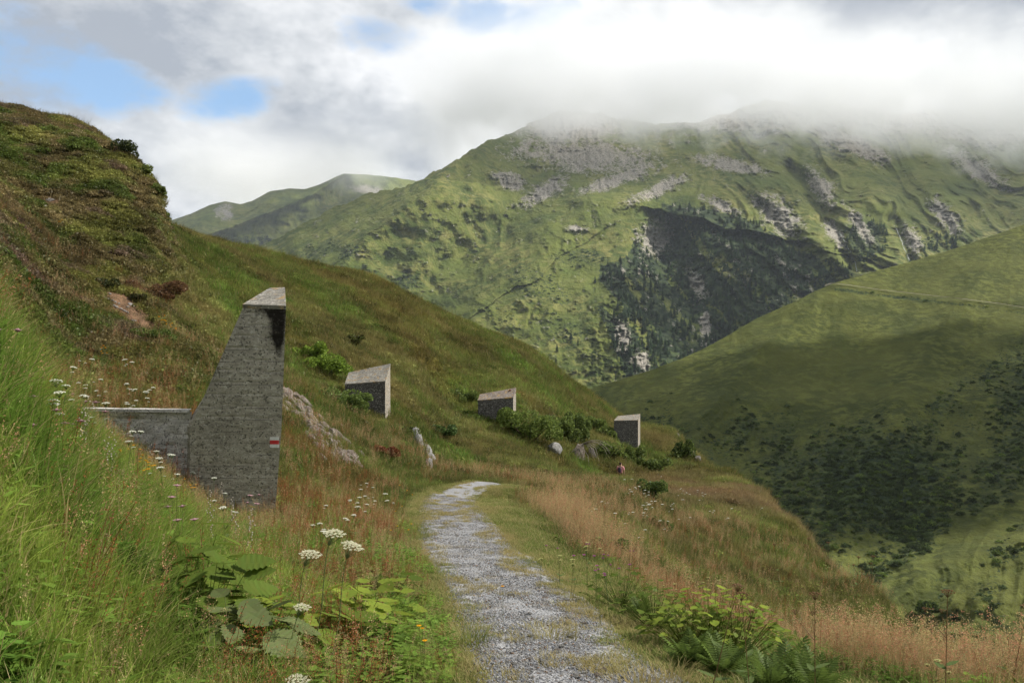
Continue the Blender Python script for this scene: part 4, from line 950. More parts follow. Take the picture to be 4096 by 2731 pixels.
# the red and white way mark painted on its face
fn = (P(281.5, 428, 12.93)-P(190, 428, 13.0)).cross(Vector((0, 0, 1))).normalized(); fn = fn if fn.y < 0 else -fn
def flatmat(name, c, dirt=.3):
    m, t = newmat(name); ob = t.n('ShaderNodeTexCoord').outputs['Object']
    finish(t, t.mix(t.mr(t.noise(ob, 40, 5, .7), .45, .7, 0, dirt), c, (.2, .19, .17)), .7, t.noise(ob, 60, 3), .4, .01); return m
WP = flatmat('white_road_paint', (.62, .61, .58)); RP = flatmat('red_road_paint', (.48, .030, .030), .2)
for k, (va, vb, mt, lb) in enumerate(((436.2, 439.6, WP, 'white upper stripe of the trail mark'), (439.6, 443.6, RP, 'red middle stripe of the trail mark'), (443.6, 447.0, WP, 'white lower stripe of the trail mark'))):
    b = bmesh.new(); ua, ub = 270.6, 279.4; vs = []
    for (u, v) in ((ua, vb), (ub, vb), (ub, va), (ua, va)):
        d = 12.93+ (281.5-u)/91.5*.07; vs.append(P(u+.25*random.uniform(-1, 1), v+.12*random.uniform(-1, 1), d)+fn*(.030+.0015*k)-B1.location)
    f = b.faces.new([b.verts.new(q) for q in vs]); r = bmesh.ops.extrude_face_region(b, geom=[f])
    for q in r['geom']:
        if isinstance(q, bmesh.types.BMVert): q.co -= fn*.006
    o = bm_obj('painted_stripe', b, mt, B1); o['label'] = lb
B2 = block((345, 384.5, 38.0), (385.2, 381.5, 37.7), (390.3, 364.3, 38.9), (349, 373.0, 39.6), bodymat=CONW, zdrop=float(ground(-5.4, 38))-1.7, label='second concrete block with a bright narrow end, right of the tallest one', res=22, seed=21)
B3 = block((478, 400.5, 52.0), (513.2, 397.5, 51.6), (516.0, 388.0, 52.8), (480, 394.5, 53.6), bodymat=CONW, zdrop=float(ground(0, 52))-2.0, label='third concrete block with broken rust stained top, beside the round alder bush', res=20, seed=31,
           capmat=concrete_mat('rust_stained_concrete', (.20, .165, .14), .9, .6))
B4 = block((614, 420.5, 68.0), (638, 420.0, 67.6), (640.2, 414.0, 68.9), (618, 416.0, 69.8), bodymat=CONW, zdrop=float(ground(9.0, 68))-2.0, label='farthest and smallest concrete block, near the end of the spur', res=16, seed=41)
# rusty broken rebar edge on the third block
rb = VB()
for k in range(7):
    u = 509+k*1.05; q = P(u, 390+random.uniform(-.6, 1.5)+k*.2, 52.6); rb.ball(q-B3.location, random.uniform(.06, .13), (.15, .05, .025), 1.0)
o = link('rusty_edge', rb.mesh('rusty_edge', PLANT), (), B3); o['label'] = 'crumbled rust brown upper corner'
# retaining wall between the bank and the block
W0, W1, W2, W3 = P(72, 410.5, 14.6), P(190.3, 412.2, 13.35), P(191.5, 411.0, 13.8), P(74, 409.2, 15.1)
root = empty('concrete_wall', ((W0.x+W1.x)/2, 14.1, -1.9)); tag(root, 'low pale concrete wall running left from the tall block behind the flowers', 'wall')
b = bmesh.new(); dn = lambda p, z: Vector((p.x, p.y, z))
patch(b, dn(W0, -2.2), dn(W1, -2.2), W1, W0, 60, 34, .05, lambda p: .35*float(fbm(p.x*2.2, p.z*3, 3, 77) > .12), course=.22, seed=5)
patch(b, dn(W1, -2.2), dn(W2, -2.2), W2, W1, 6, 20, .01, seed=6); patch(b, dn(W3, -2.2), dn(W0, -2.2), W0, W3, 6, 20, .01, seed=6); patch(b, dn(W2, -2.2), dn(W3, -2.2), W3, W2, 20, 10, .01, seed=6)
o1 = bm_obj('wall_face', b, CONL)
b = bmesh.new(); up = Vector((0, 0, .045)); patch(b, W0+up, W1+up, W2+up, W3+up, 60, 6, .03, course=9, seed=7); patch(b, W0-Vector((0, .03, 0)), W1-Vector((0, .03, 0)), W1+up-Vector((0, .02, 0)), W0+up-Vector((0, .02, 0)), 60, 2, .006, course=9, seed=8)
o2 = bm_obj('coping', b, CONL); reparent(root, o1, o2)

# ------------------------------------------------------------------ rocks and stones
def rock_mat(name, c1, c2, sc=2.5, moss=.3):
    m, t = newmat(name); ob = t.n('ShaderNodeTexCoord').outputs['Object']; n1 = t.noise(ob, sc, 6, .65); n2 = t.noise(ob, sc*6, 5, .7)
    c = t.mix(t.mr(n1, .35, .65), c1, c2); c = t.mix(t.math('MULTIPLY', t.mr(n2, .5, .65), .6), c, tuple(x*.35 for x in c1))
    c = t.mix(t.math('MULTIPLY', t.mr(t.noise(ob, sc*1.7, 5, .7), .55, .65), moss), c, (.07, .08, .02))
    finish(t, c, .9, t.math('ADD', n1, t.math('MULTIPLY', n2, .4)), 1.0, .08, .2); return m
RK = rock_mat('pale_gneiss', (.19, .185, .17), (.31, .30, .285)); RKB = rock_mat('brownish_slaty_rock', (.15, .115, .09), (.28, .24, .205), 2.5, .5)
RKD = rock_mat('dark_crag_rock', (.15, .13, .11), (.27, .24, .21), 1.5, .6); SLT = rock_mat('slate_chip', (.30, .27, .24), (.46, .43, .40), 6, .0)
def rock_mesh(name, seed, sub=3, cut=9, flat=.8, mat=RK):
    rr = random.Random(seed); bm = bmesh.new(); bmesh.ops.create_icosphere(bm, subdivisions=sub, radius=1)
    pl = [(Vector((rr.gauss(0, 1), rr.gauss(0, 1), rr.gauss(0, .8))).normalized(), rr.uniform(.55, .85)) for _ in range(cut)]
    for v in bm.verts:
        for n, d in pl:
            k = v.co.dot(n)
            if k > d: v.co -= n*(k-d)*.92
        v.co *= 1+.05*float(fbm(np.array(v.co.x*3+seed), np.array(v.co.y*3+v.co.z*2), 3, seed)); v.co.z *= flat
    me = bpy.data.meshes.new(name); bm.to_mesh(me); bm.free(); me.materials.append(mat); return me
def rock(name, u, v, d, w_, h_, seed, mat, label, cat='rock', group=None, rot=0, sub=3, dy=None):
    p = P(u, v, d); gz = float(ground(p.x, p.y)); o = link(name, rock_mesh(name, seed, sub, mat=mat, flat=1)); r = w_/F*d*.5; hh = h_/F*d*.5
    o.scale = (r*1.12, dy or r*.9, hh*1.2); o.rotation_euler = (random.uniform(-.1, .1), rot, random.uniform(-.4, .4)); o.location = (p.x, p.y, max(p.z, gz+hh*.2) if abs(p.z-gz) < hh*2.5 else gz+hh*.4); tag(o, label, cat, group); return o
def hd(u, v, dmin=12): return hit(u, v, dmin) or 60
rock('boulder', 553.5, 449, hd(553.5, 456)-.3, 17, 13, 4, RK, 'large pale boulder resting at the foot of the bushes, left of the root debris', 'boulder', rot=.25)
rock('boulder', 578, 453, hd(578, 462)-.2, 13, 17, 9, RKB, 'upright weathered rock under bare roots, right of the pale boulder', 'boulder', rot=-.2)
rock('boulder', 592, 455, hd(592, 462), 9, 14, 12, RKD, 'dark split rock beneath the root tangle', 'boulder')
for (u, v, w_, h_, s, lb) in ((690, 455, 9, 13, 3, 'dark crag low on the end of the spur'), (698, 463, 8, 12, 5, 'dark crag at the very foot of the spur'), (677, 436, 7, 6, 6, 'small dark crag on the crest of the spur'), (684, 447, 7, 8, 8, 'dark crag halfway down the edge of the spur')):
    rock('crag', u, v, hd(u, v+3, 30), w_, h_, s, RKD, lb, 'crag')
rock('stone_slab', 636, 485.5, 44, 12, 4, 21, SLT, 'flat pale stone slab among the terrace grass', 'stone')
rock('stone', 333, 431, hd(333, 434, 14), 4, 8, 22, RK, 'small upright white stone above the slaty outcrop', 'stone')
rock('stone', 323, 448, hd(323, 450, 14), 5, 4, 23, RK, 'small white stone half way down the slaty outcrop', 'stone')
rock('stone', 197, 356, hd(197, 358, 16), 7, 4, 24, SLT, 'white stone in the grass left of the tall block', 'stone')
rock('stone', 204, 363, hd(204, 364, 16), 8, 3, 25, SLT, 'flat white stone beside the left edge of the tall block', 'stone')
rock('stone', 45, 207, hd(45, 208, 25), 5, 4, 28, SLT, 'smaller pale stone just below the one high on the heather slope', 'stone'); rock('stone', 50, 200.5, hd(50, 202, 25), 9, 5, 26, SLT, 'pale stone high up on the heather slope', 'stone')
rock('stone', 74, 306, hd(74, 308, 18), 6, 5, 27, RK, 'grey stone in the grass below left of the earth slip', 'stone')
scs = [(131, 306, 7, 4.2, 'largest white stone, right of the earth slip'), (114, 309, 5.5, 3, 'white stone in the middle of the earth slip'), (116.5, 313, 5, 2.4, None), (121, 317, 4, 2.4, None), (113, 320, 6, 2.6, 'long flat white stone low on the earth slip'),
       (104, 300, 3, 2, None), (107, 306, 3.4, 2, None), (99, 311, 3, 2, None), (124, 323, 4, 3, None), (137, 329, 5, 3, None), (102, 318, 3, 2, None), (128, 311, 3, 2, None), (119, 303, 2.6, 1.8, None), (133, 322, 3, 2, None), (96, 303, 3, 2, None), (110, 297, 3, 1.6, None)]
scs += [(102+t*38+random.gauss(0, 4), 296+t*34+random.gauss(0, 4), random.uniform(1.8, 3.4), random.uniform(1.2, 2.2), None) for t in [k/21 for k in range(22)]]
for i, (u, v, w_, h_, lb) in enumerate(scs):
    rock('stone', u, v, hd(u, v+.5, 18)-.05, w_, h_, 40+i, SLT, lb or 'small slaty stone lying on the bare earth slip', 'stone', 'slaty stones on the earth slip', rot=.4, sub=2)
def outcrop(line, n, size, label, spread, mat, seed, aspect=2.2):
    """a bank of splintered rock: every shard is a part"""
    rr = random.Random(seed); k0 = line[len(line)//2]; root = empty('rock_outcrop', seat(k0[0], hd(k0[0], k0[1], 14))); tag(root, label, 'rock outcrop')
    ms = [rock_mesh('rock', seed+i, 2, 7, .9, mat) for i in range(6)]
    for i in range(n):
        t = rr.random()*(len(line)-1.001); a = int(t); f = t-a; u = line[a][0]*(1-f)+line[a+1][0]*f; v = line[a][1]*(1-f)+line[a+1][1]*f; s_ = line[a][2]*(1-f)+line[a+1][2]*f
        u += rr.gauss(0, s_*.5); v += rr.gauss(0, s_*.28); d = hd(u, v, 13); p = seat(u, d, .02); o = link('rock', ms[i % 6], (), root)
        s = size*rr.uniform(.45, 1.5)*d/22; o.location = p-root.location; o.scale = (s, s*.8, s*aspect*rr.uniform(.6, 1.1)); o.rotation_euler = (rr.gauss(-.25, .25), rr.gauss(-.55, .22), rr.gauss(0, .5))
    return root
outcrop([(287, 398, 5), (296, 412, 9), (312, 430, 15), (330, 448, 17), (345, 462, 13), (354, 470, 5)], 290, .135, 'slaty rock outcrop on the bank just right of the tall block', 1, RKB, 3)
outcrop([(416, 442, 3), (423, 449, 4), (428, 460, 4), (430, 468, 3)], 34, .13, 'narrow pale rock rib in the slope below the second block', 1, RK, 5)
for i in range(22):
    g_ = random.Random(i+90); y = g_.choice([g_.uniform(5.0, 6.4), g_.uniform(5, 9)]); x = np.interp(y, PY[:200], PX[:200])+g_.uniform(-.5, .5); o = link('stone', rock_mesh('stone', 200+i, 2, 7, .6, RK if i % 3 else RKB)); s = g_.uniform(.018, .034)
    o.location = (x, y, float(ground(x, y))+.038); o.scale = (s*1.3, s, s*.8); o.rotation_euler = (0, 0, g_.uniform(0, 3)); tag(o, 'loose stone standing out of the gravel path', 'stone', 'loose stones on the gravel path')
# dead roots over the rocks
b = VB(); p0 = P(583, 443, hd(583, 462)-.4)
for k in range(16):
    a = random.uniform(-2.6, .5); q = Vector((0, 0, 0)); L = random.uniform(.25, .6); dr = Vector((math.cos(a), random.uniform(-.4, .1), math.sin(a)*.7+.1))
    for j in range(4): r = q+dr*L; b.stem(q, r, .035*(1-j*.2), rc((.30, .26, .21)), 1.0); q = r; dr = (dr+Vector((random.gauss(0, .35), 0, -.35))).normalized()
o = link('dead_roots', b.mesh('dead_roots', PLANT)); o.location = p0; tag(o, 'tangle of bare grey roots hanging over the rocks', 'roots')

# ------------------------------------------------------------------ bushes
def bush(u, v, wpx, hpx, label, seed, d=None, c=(.095, .13, .034), group=None, n=None, dmin=14, light=(.19, .24, .06)):
    """v is the height of the bush's foot in the frame at which its ground is searched"""
    random.seed(seed); d = d or hd(u, v, dmin); p = seat(u, d, .05); s = d/F; W = wpx*s/2; H = hpx*s; root = empty('bush', p); tag(root, label, 'bush', group)
    b = VB(); st = VB(); W *= 1.35; H *= 1.05; n = n or int(700+wpx*hpx*4); lobes = [(Vector((random.uniform(-.85, .85)*W, random.uniform(-.6, .6)*W, H*random.uniform(.15, .66))), random.uniform(.22, .52)) for _ in range(11)]
    for i in range(n):
        lc, lr = random.choice(lobes); a = random.uniform(0, 6.3); th = math.acos(random.uniform(-.5, 1)); rr = random.uniform(.6, 1.0)**.5
        q = lc+Vector((lr*W*rr*math.sin(th)*math.cos(a), lr*W*rr*math.sin(th)*math.sin(a), lr*H*.8*rr*math.cos(th)))
        if q.z < 0: q.z = random.uniform(0, .15)*H
        f = random.random()**2; cc = tuple(c[j]*(1-f)+light[j]*f for j in range(3)); b.bit(q, random.uniform(.8, 1.7)*s, rc(cc, .3), 1.0)
    for i in range(5):
        lc, lr = lobes[i]; st.stem((0, 0, -.05), lc, .02*H+.01, (.10, .075, .05), 1.0)
    link('foliage', b.mesh('foliage', PLANT), (), root); link('stem', st.mesh('stem', PLANT), (), root); return root
bush(530, 447, 44, 40, 'big rounded alder bush to the right of the third block', 1, c=(.09, .13, .03), light=(.2, .25, .06))
bush(555, 437, 26, 24, 'alder bush on the slope just above the pale boulder', 2); bush(575, 440, 22, 30, 'tall dark bush above the upright weathered rock', 3, c=(.07, .10, .028)); bush(566, 446, 20, 16, 'low dark bush between the two rocks', 14, c=(.07, .095, .028))
bush(444, 440, 17, 15, 'small round willow bush alone on the slope below the second block', 4, c=(.04, .075, .022), light=(.14, .2, .06))
bush(345, 415, 40, 26, 'leafy dark green bush left of the second block', 5, c=(.085, .125, .032)); bush(326, 380, 34, 24, 'bright lime green bush cushion above the slaty outcrop', 6, c=(.13, .20, .03), light=(.24, .32, .05)); bush(310, 362, 22, 20, 'lime green bush right beside the tall block', 15, c=(.13, .20, .03), light=(.24, .32, .05))
bush(353, 350, 16, 12, 'dark brownish bush high on the slope above the second block', 7, c=(.06, .05, .02)); bush(411, 438, 12, 10, 'small dark bush above the narrow rock rib', 8, c=(.05, .05, .02)); bush(388, 462, 20, 17, 'rusty red dwarf bush below the second block', 9, c=(.14, .05, .025), light=(.2, .09, .04))
bush(653, 472, 22, 18, 'dark alder bush low on the slope under the farthest block', 10, c=(.07, .10, .028)); bush(631, 465, 20, 20, 'alder bush on the slope left below the farthest block', 11); bush(607, 440, 18, 16, 'small bush on the slope left of the farthest block', 12); bush(684, 462, 16, 20, 'dark bush in the hollow of the spur', 13, c=(.03, .05, .015), dmin=40)
bush(610, 462, 22, 18, 'leafy bush above the hiker', 16); bush(590, 432, 20, 16, 'bush on the slope above the root tangle', 17); bush(455, 400, 14, 10, 'low bush on the slope left of the third block', 18); bush(470, 406, 16, 14, 'bush touching the left side of the third block', 19, c=(.08, .11, .03))
bush(106, 290, 16, 12, 'dark heather bush overhanging the top of the earth slip', 20, c=(.035, .045, .016), light=(.08, .08, .03)); bush(140, 304, 12, 9, 'dark heather bush to the right of the earth slip', 21, c=(.04, .045, .016), light=(.08, .08, .03)); bush(103, 318, 8, 7, 'tiny dark bush low at the left of the earth slip', 22, c=(.035, .045, .016))
bush(158, 302, 38, 26, 'reddish brown bush on the slope right of the earth slip', 23, c=(.12, .065, .035), light=(.18, .11, .05)); bush(120, 168, 26, 14, 'dark overhanging bush at the edge of the left skyline', 24, d=49, c=(.03, .042, .015), light=(.07, .08, .03)); bush(84, 124, 16, 9, 'low heather bush on the rounded skyline, upper left', 31, d=53, c=(.08, .075, .03)); bush(140, 176, 18, 10, 'grassy tussock bush at the step of the left skyline', 32, d=48, c=(.10, .12, .035)); bush(156, 194, 14, 12, 'bush at the very edge of the steep left hill', 33, d=46, c=(.09, .11, .03)); bush(40, 112, 16, 6, 'low heather bush near the top of the left hill', 34, d=54, c=(.09, .07, .035)); bush(154, 345, 30, 18, 'green bush on the slope under the earth slip', 25, c=(.06, .09, .02))
bush(608, 560, 26, 26, 'dark leafy plant on the steep drop right of the path', 26, d=15, c=(.05, .08, .022)); bush(648, 490, 22, 24, 'green bush on the terrace under the farthest block', 27, d=36, c=(.06, .095, .028)); bush(655, 520, 26, 20, 'green bush on the grassy drop below the terrace', 28, d=26, c=(.07, .10, .03))
bush(925, 612, 15, 16, 'single round dark bush at the foot of the opposite hillside', 29, d=60, c=(.05, .075, .025)).location = sheet_at(SR, np.array([925.]), np.array([613.]))[0]
bpy.context.view_layer.update()
bb = [o for o in bpy.data.objects if o.get('label', '').startswith('single round dark bush')][0]; sbb = bb.location.y/60; bb.scale = (sbb,)*3

# ------------------------------------------------------------------ single conifers that stand apart on the mountain
def conifer(u, v, hpx, label, group=None):
    p = sheet_at(SM, np.array([float(u)]), np.array([float(v)]))[0]; h = hpx/F*p[1]*1.15; root = empty('conifer_tree', p); tag(root, label, 'tree', group)
    b = VB(); conifer_vb(b, h, 1.0, (.020, .036, .018)); link('crown', b.mesh('crown', PLANT), (), root); b = VB(); b.stem((0, 0, -1), (0, 0, h*.9), h*.015, (.06, .045, .03), 1.0); link('trunk', b.mesh('trunk', PLANT), (), root)
for (u, v, h, lb) in ((571, 340, 9, 'lone conifer in the middle of the sunny flank'), (557, 352, 8, 'lower conifer left of the ravine, by the scrub'), (618, 323, 8, 'conifer on the very lip of the ravine'), (614, 318, 9, 'conifer upslope on the lip of the ravine'), (620, 333, 9, 'conifer standing over the pale cliff'),
                      (619, 356, 7, 'small conifer low on the rim of the ravine'), (595, 283, 7, 'conifer left of the ravine head'), (603, 280, 9, 'taller conifer left of the ravine head'), (610, 276, 10, 'tallest conifer at the top of the ravine'), (660, 222, 7, 'conifer above the pale cliff top'), (672, 216, 7, 'conifer on the upper edge of the dark forest'), (556, 363, 7, 'conifer at the bottom of the sunny flank'),
                      (578, 346, 7, 'conifer a little below the lone one on the sunny flank')):
    conifer(u, v, h, lb)
# two pale torrents in the gullies on the right
def torrent(pts, label, w_):
    us = np.interp(np.linspace(0, 1, 60), np.linspace(0, 1, len(pts)), [p[0] for p in pts]); vs = np.interp(np.linspace(0, 1, 60), np.linspace(0, 1, len(pts)), [p[1] for p in pts])
    us = us+.7*fbm(vs/3, vs*0, 2, 3); A = sheet_at(SM, us, vs); rows = []
    ww = w_*(.4+.6*vnoise(vs*.9, vs*0, 4))
    for k in (-1, 0, 1): q = A.copy(); q[:, 0] += k*ww*.6; q[:, 1] -= 7; q[:, 2] += 2; rows.append(q)
    o = link('mountain_stream', grid_mesh('mountain_stream', np.stack(rows), 60, 3), TOR); tag(o, label, kind='structure')
TOR, t = newmat('white_water_and_washed_rock'); ob = t.n('ShaderNodeTexCoord').outputs['Object']; finish(t, t.mix(t.mr(t.noise(ob, .08, 4), .4, .6), (.26, .27, .24), (.12, .14, .10)), .6)
torrent([(893, 226), (898, 235), (903, 248), (908, 262)], 'thin white stream falling down the right gully', 2.6); torrent([(838, 232), (846, 246), (853, 258), (856, 272)], 'thin pale stream in the gully above the opposite crest', 3.0)

# ------------------------------------------------------------------ the walker far down the path
def skinned(name, pts, edges, mat, parent, lvl=2):
    me = bpy.data.meshes.new(name); me.from_pydata([p[0] for p in pts], edges, []); o = link(name, me, mat, parent)
    md = o.modifiers.new('skin', 'SKIN'); sv = me.skin_vertices[0].data
    for i, p in enumerate(pts): sv[i].radius = (p[1], p[1]*(p[2] if len(p) > 2 else 1)); sv[i].use_root = (i == 0)
    o.modifiers.new('sub', 'SUBSURF').levels = lvl; o.modifiers['sub'].render_levels = lvl; return o
def plain(name, c, r=.8):
    m, t = newmat(name); ob = t.n('ShaderNodeTexCoord').outputs['Object']; finish(t, t.mix(t.noise(ob, 9, 4), tuple(x*.8 for x in c), c), r); return m
pz = seat(620.5, 57.5); pz.z = P(620, 478.5, 57.5).z-.62; hk = empty('person', pz, 2.7); tag(hk, 'hiker in a pink top walking away down the path through deep grass', 'person')
skin_ = plain('skin_tone', (.45, .27, .19)); pink = plain('pink_cloth', (.62, .27, .27)); drk = plain('dark_trousers', (.03, .035, .05)); hair = plain('brown_hair', (.04, .025, .015)); pack = plain('dark_rucksack', (.05, .03, .05))
body = [((0, 0, .95), .13, .75), ((0, 0, 1.12), .125, .75), ((0, .01, 1.35), .145, .7), ((0, .01, 1.48), .055), ((0, -.015, 1.60), .085, 1.1), ((0, -.01, 1.69), .065, 1.1),
        ((.17, 0, 1.42), .05), ((.25, -.02, 1.17), .04), ((.22, -.16, .98), .028), ((.21, -.24, .95), .032), ((-.17, 0, 1.42), .05), ((-.25, .02, 1.17), .04), ((-.24, -.10, .95), .028), ((-.23, -.16, .91), .032),
        ((.09, 0, .86), .085), ((.10, -.10, .48), .058), ((.10, .02, .09), .038), ((.10, -.13, .04), .035), ((-.09, 0, .86), .085), ((-.10, .10, .48), .058), ((-.10, .24, .12), .038), ((-.10, .12, .04), .035)]
eds = [(0, 1), (1, 2), (2, 3), (3, 4), (4, 5), (2, 6), (6, 7), (7, 8), (8, 9), (2, 10), (10, 11), (11, 12), (12, 13), (0, 14), (14, 15), (15, 16), (16, 17), (0, 18), (18, 19), (19, 20), (20, 21)]
skinned('body', body, eds, skin_, hk)
skinned('shirt', [((0, 0, .93), .15, .8), ((0, 0, 1.12), .145, .8), ((0, .01, 1.35), .165, .75), ((.18, 0, 1.42), .068), ((.25, -.01, 1.2), .056), ((-.18, 0, 1.42), .068), ((-.25, .01, 1.2), .056)], [(0, 1), (1, 2), (2, 3), (3, 4), (2, 5), (5, 6)], pink, hk)
skinned('trousers', [((0, 0, .93), .14, .85), ((.09, 0, .84), .10), ((.10, -.10, .48), .075), ((.10, .01, .16), .055), ((-.09, 0, .84), .10), ((-.10, .10, .48), .075), ((-.10, .22, .18), .055)], [(0, 1), (1, 2), (2, 3), (0, 4), (4, 5), (5, 6)], drk, hk)
skinned('hair', [((0, .02, 1.72), .085, 1.1), ((0, .045, 1.62), .085, .9), ((0, .07, 1.52), .04)], [(0, 1), (1, 2)], hair, hk)
skinned('rucksack', [((0, .19, 1.05), .11, .8), ((0, .21, 1.28), .12, .8), ((0, .19, 1.42), .09, .7)], [(0, 1), (1, 2)], pack, hk)

# ------------------------------------------------------------------ flowers and big leafy plants, each one a thing
random.seed(77)
def head_depth(u, v, h, dmin=3.6):
    for d in np.arange(dmin, 60, .06):
        x = d*(u-U0)/F
        if V0-F*(float(ground(x, d))+h)/d <= v: return float(d)
    return None
WHITE = (.78, .78, .68); GST = (.11, .15, .05)
def umbel_head(b, c, r, n, col, dome=.35, fl=.16, ray=True, raycol=GST, foot=None):
    foot = foot or (c-Vector((0, 0, r*.9)))
    for i in range(n):
        a = i*2.39996; rr = r*math.sqrt((i+.5)/n); p = c+Vector((math.cos(a)*rr, math.sin(a)*rr, r*dome*(1-(rr/r)**2)+random.gauss(0, r*.04)))
        if ray: b.stem(foot, p, r*.018+.0006, raycol, 1.0)
        b.ball(p, r*fl, rc(col, .12), 1.0, .55)
def small_umbel(seed, col=WHITE, hh=.5, brown=False):
    random.seed(seed); b = VB(); top = Vector((random.gauss(.03, .03), random.gauss(0, .02), hh)); sc = (.16, .10, .05) if brown else GST
    b.stem((0, 0, -.05), top*.7, .003, sc, 1.0); c1 = top; b.stem(top*.7, c1-Vector((0, 0, .03)), .0025, sc, 1.0); umbel_head(b, c1, random.uniform(.026, .038), 15, col, .3, .22, True, sc)
    for k in range(random.choice([0, 1, 2])):
        c = top*.7+Vector((random.gauss(0, .07), random.gauss(0, .05), random.uniform(.06, .13))); b.stem(top*.62, c-Vector((0, 0, .03)), .002, sc, 1.0); umbel_head(b, c, random.uniform(.016, .028), 10, col, .3, .24, True, sc)
    for k in range(3):
        a = random.uniform(0, 6.3); q = top*random.uniform(.15, .5); b.leaf(q, q+Vector((math.cos(a)*.09, math.sin(a)*.09, .02)), .04, GST, 2, 1.0)
    return b.mesh('umbel_flower', PLANT)
UM = [small_umbel(300+k) for k in range(5)]; UB = [small_umbel(320+k, (.16, .085, .04), .6, True) for k in range(3)]; UY = [small_umbel(340+k, (.55, .55, .22), .4) for k in range(2)]
def flower(kind, u, v, h, me, label, group, cat='flower', dmin=3.6, s=1.0, d=None):
    d = d or head_depth(u, v, h*s, dmin)
    if d is None: return
    if d > 14: s = s*min(1.9, d/13)
    p = seat(u, d, 0); p.z = P(u, v, d).z-h*s if abs(P(u, v, d).z-h*s-p.z) < .25 else p.z
    o = link(kind, me); o.location = p; o.scale = (s,)*3; o.rotation_euler = (random.gauss(0, .07), random.gauss(.05, .07), random.uniform(0, 6.28)); tag(o, label, cat, group); return o
wl = [(62, 366), (89, 371), (100, 379), (104, 390), (109, 403), (123, 431), (134, 431), (128, 404), (90, 382), (74, 372), (170, 455), (177, 447), (168, 466), (160, 450), (155, 437), (182, 463), (174, 474), (166, 458),
      (150, 432), (52, 378), (57, 385), (64, 392), (46, 400), (54, 401), (67, 404), (84, 395), (98, 417), (141, 440), (205, 470), (212, 478), (222, 492), (228, 505), (232, 486), (240, 478), (218, 466), (215, 500)]
for i, (u, v) in enumerate(wl): flower('umbel_flower', u, v, .5, UM[i % 5], 'small white umbel '+('high on the left bank, left of the concrete wall' if u < 82 else 'in front of the left end of the concrete wall' if u < 130 else 'in front of the corner of wall and tall block' if u < 185 else 'at the foot of the tall block'), 'white umbels on the left bank', s=random.uniform(.9, 1.3), dmin=6.0)
for i, (u, v) in enumerate([(128, 383), (139, 389), (135, 383), (143, 387), (150, 391), (129, 389), (130, 375), (148, 398), (131, 400), (136, 372)]): flower('umbel_flower', u, v, .5, UM[i % 5], 'small white umbel flower in the hollow behind the concrete wall', 'white umbels behind the wall', s=1.1, dmin=14.5)
for i, (u, v) in enumerate([(375, 487), (366, 495), (371, 500), (357, 497), (360, 503), (350, 500), (365, 483), (352, 507), (341, 512), (383, 493), (358, 489), (391, 500), (331, 505), (324, 522), (312, 530)]): flower('umbel_flower', u, v, .5, UM[i % 5], 'small white umbel flower left of the path bend, '+('beside the tall sorrel below the block' if u < 345 else 'in the middle of the cluster' if u < 368 else 'nearest the path'), 'white umbels beside the path bend', s=random.uniform(.8, 1.1), dmin=7)
for i in range(46): flower('umbel_flower', random.gauss(645, 34)+i*.6, random.gauss(515, 16)-(random.random() < .3)*12, .5, UM[i % 5], 'tiny white umbel flower on the steep grass drop right of the path', 'white umbels on the steep drop', s=.7, dmin=20)
for i, (u, v) in enumerate([(586, 543), (600, 541), (588, 547), (598, 549), (560, 556), (540, 560), (575, 560), (690, 578), (696, 573), (700, 582), (706, 578), (712, 584), (720, 580), (676, 585), (915, 600), (932, 662), (897, 640)]):
    flower('umbel_flower', u, v, .38, UY[i % 2], 'small yellowish green umbel '+('beside the purple thistles' if u < 620 else 'above the leafy clump on the right verge' if u < 760 else 'in the tall straw grass at the lower right'), 'yellow green umbels on the right verge', dmin=5.2, s=.8)
# brown seeding umbels sticking up at the right
for i, (u, v, lb) in enumerate(((829, 562, 'dry brown umbel leaning against the far slope, tallest on the right verge'), (805, 556, 'golden dry umbel left of the tallest brown one'), (780, 566, 'thin dry brown umbel at the crest of the verge'), (856, 578, 'dry brown umbel just right of the crest notch'), (752, 592, 'broad dry umbel above the leafy clump'), (708, 578, 'dry brownish umbel over the lime green leaves'),
                          (815, 592, 'short dark brown umbel under the tall one'), (870, 577, 'dry brown umbel where the verge meets the far slope'), (1002, 604, 'thin brown umbel close to the right edge'), (945, 590, 'thin brown umbel against the sunny valley floor'))):
    flower('dry_umbel', u, v, .6, UB[i % 3], lb, 'dry seeding umbels on the right verge', 'plant', dmin=5.0, s=1.15)
def disc_flower(seed, col, h=.42, r=.014, n=3):
    random.seed(seed); b = VB()
    for k in range(n):
        t = Vector((random.gauss(0, .05), random.gauss(0, .05), h*random.uniform(.8, 1))); b.stem((0, 0, -.03), t, .002, GST, 1.0)
        for j in range(7):
            a = j*.9; b.add([t, t+Vector((math.cos(a)*r, math.sin(a)*r, .003)), t+Vector((math.cos(a+.8)*r, math.sin(a+.8)*r, .003))], [(0, 1, 2)], rc(col, .1), 1.0)
        b.ball(t, r*.62, rc(col, .1), 1.0, .6)
    return b.mesh('hawkweed_flower', PLANT)
HY = [disc_flower(400+k, (.75, .36, .012), .42, .018, 1+k) for k in range(3)]
for i, (u, v) in enumerate([(131, 446), (138, 453), (141, 457), (145, 459), (148, 456), (152, 461), (187, 477), (190, 483), (193, 484), (120, 448), (127, 443), (148, 466), (139, 447)]): flower('hawkweed', u, v, .42, HY[i % 3], 'orange yellow hawkweed bloom in the grass before the concrete wall', 'orange hawkweed before the wall', dmin=6.0)
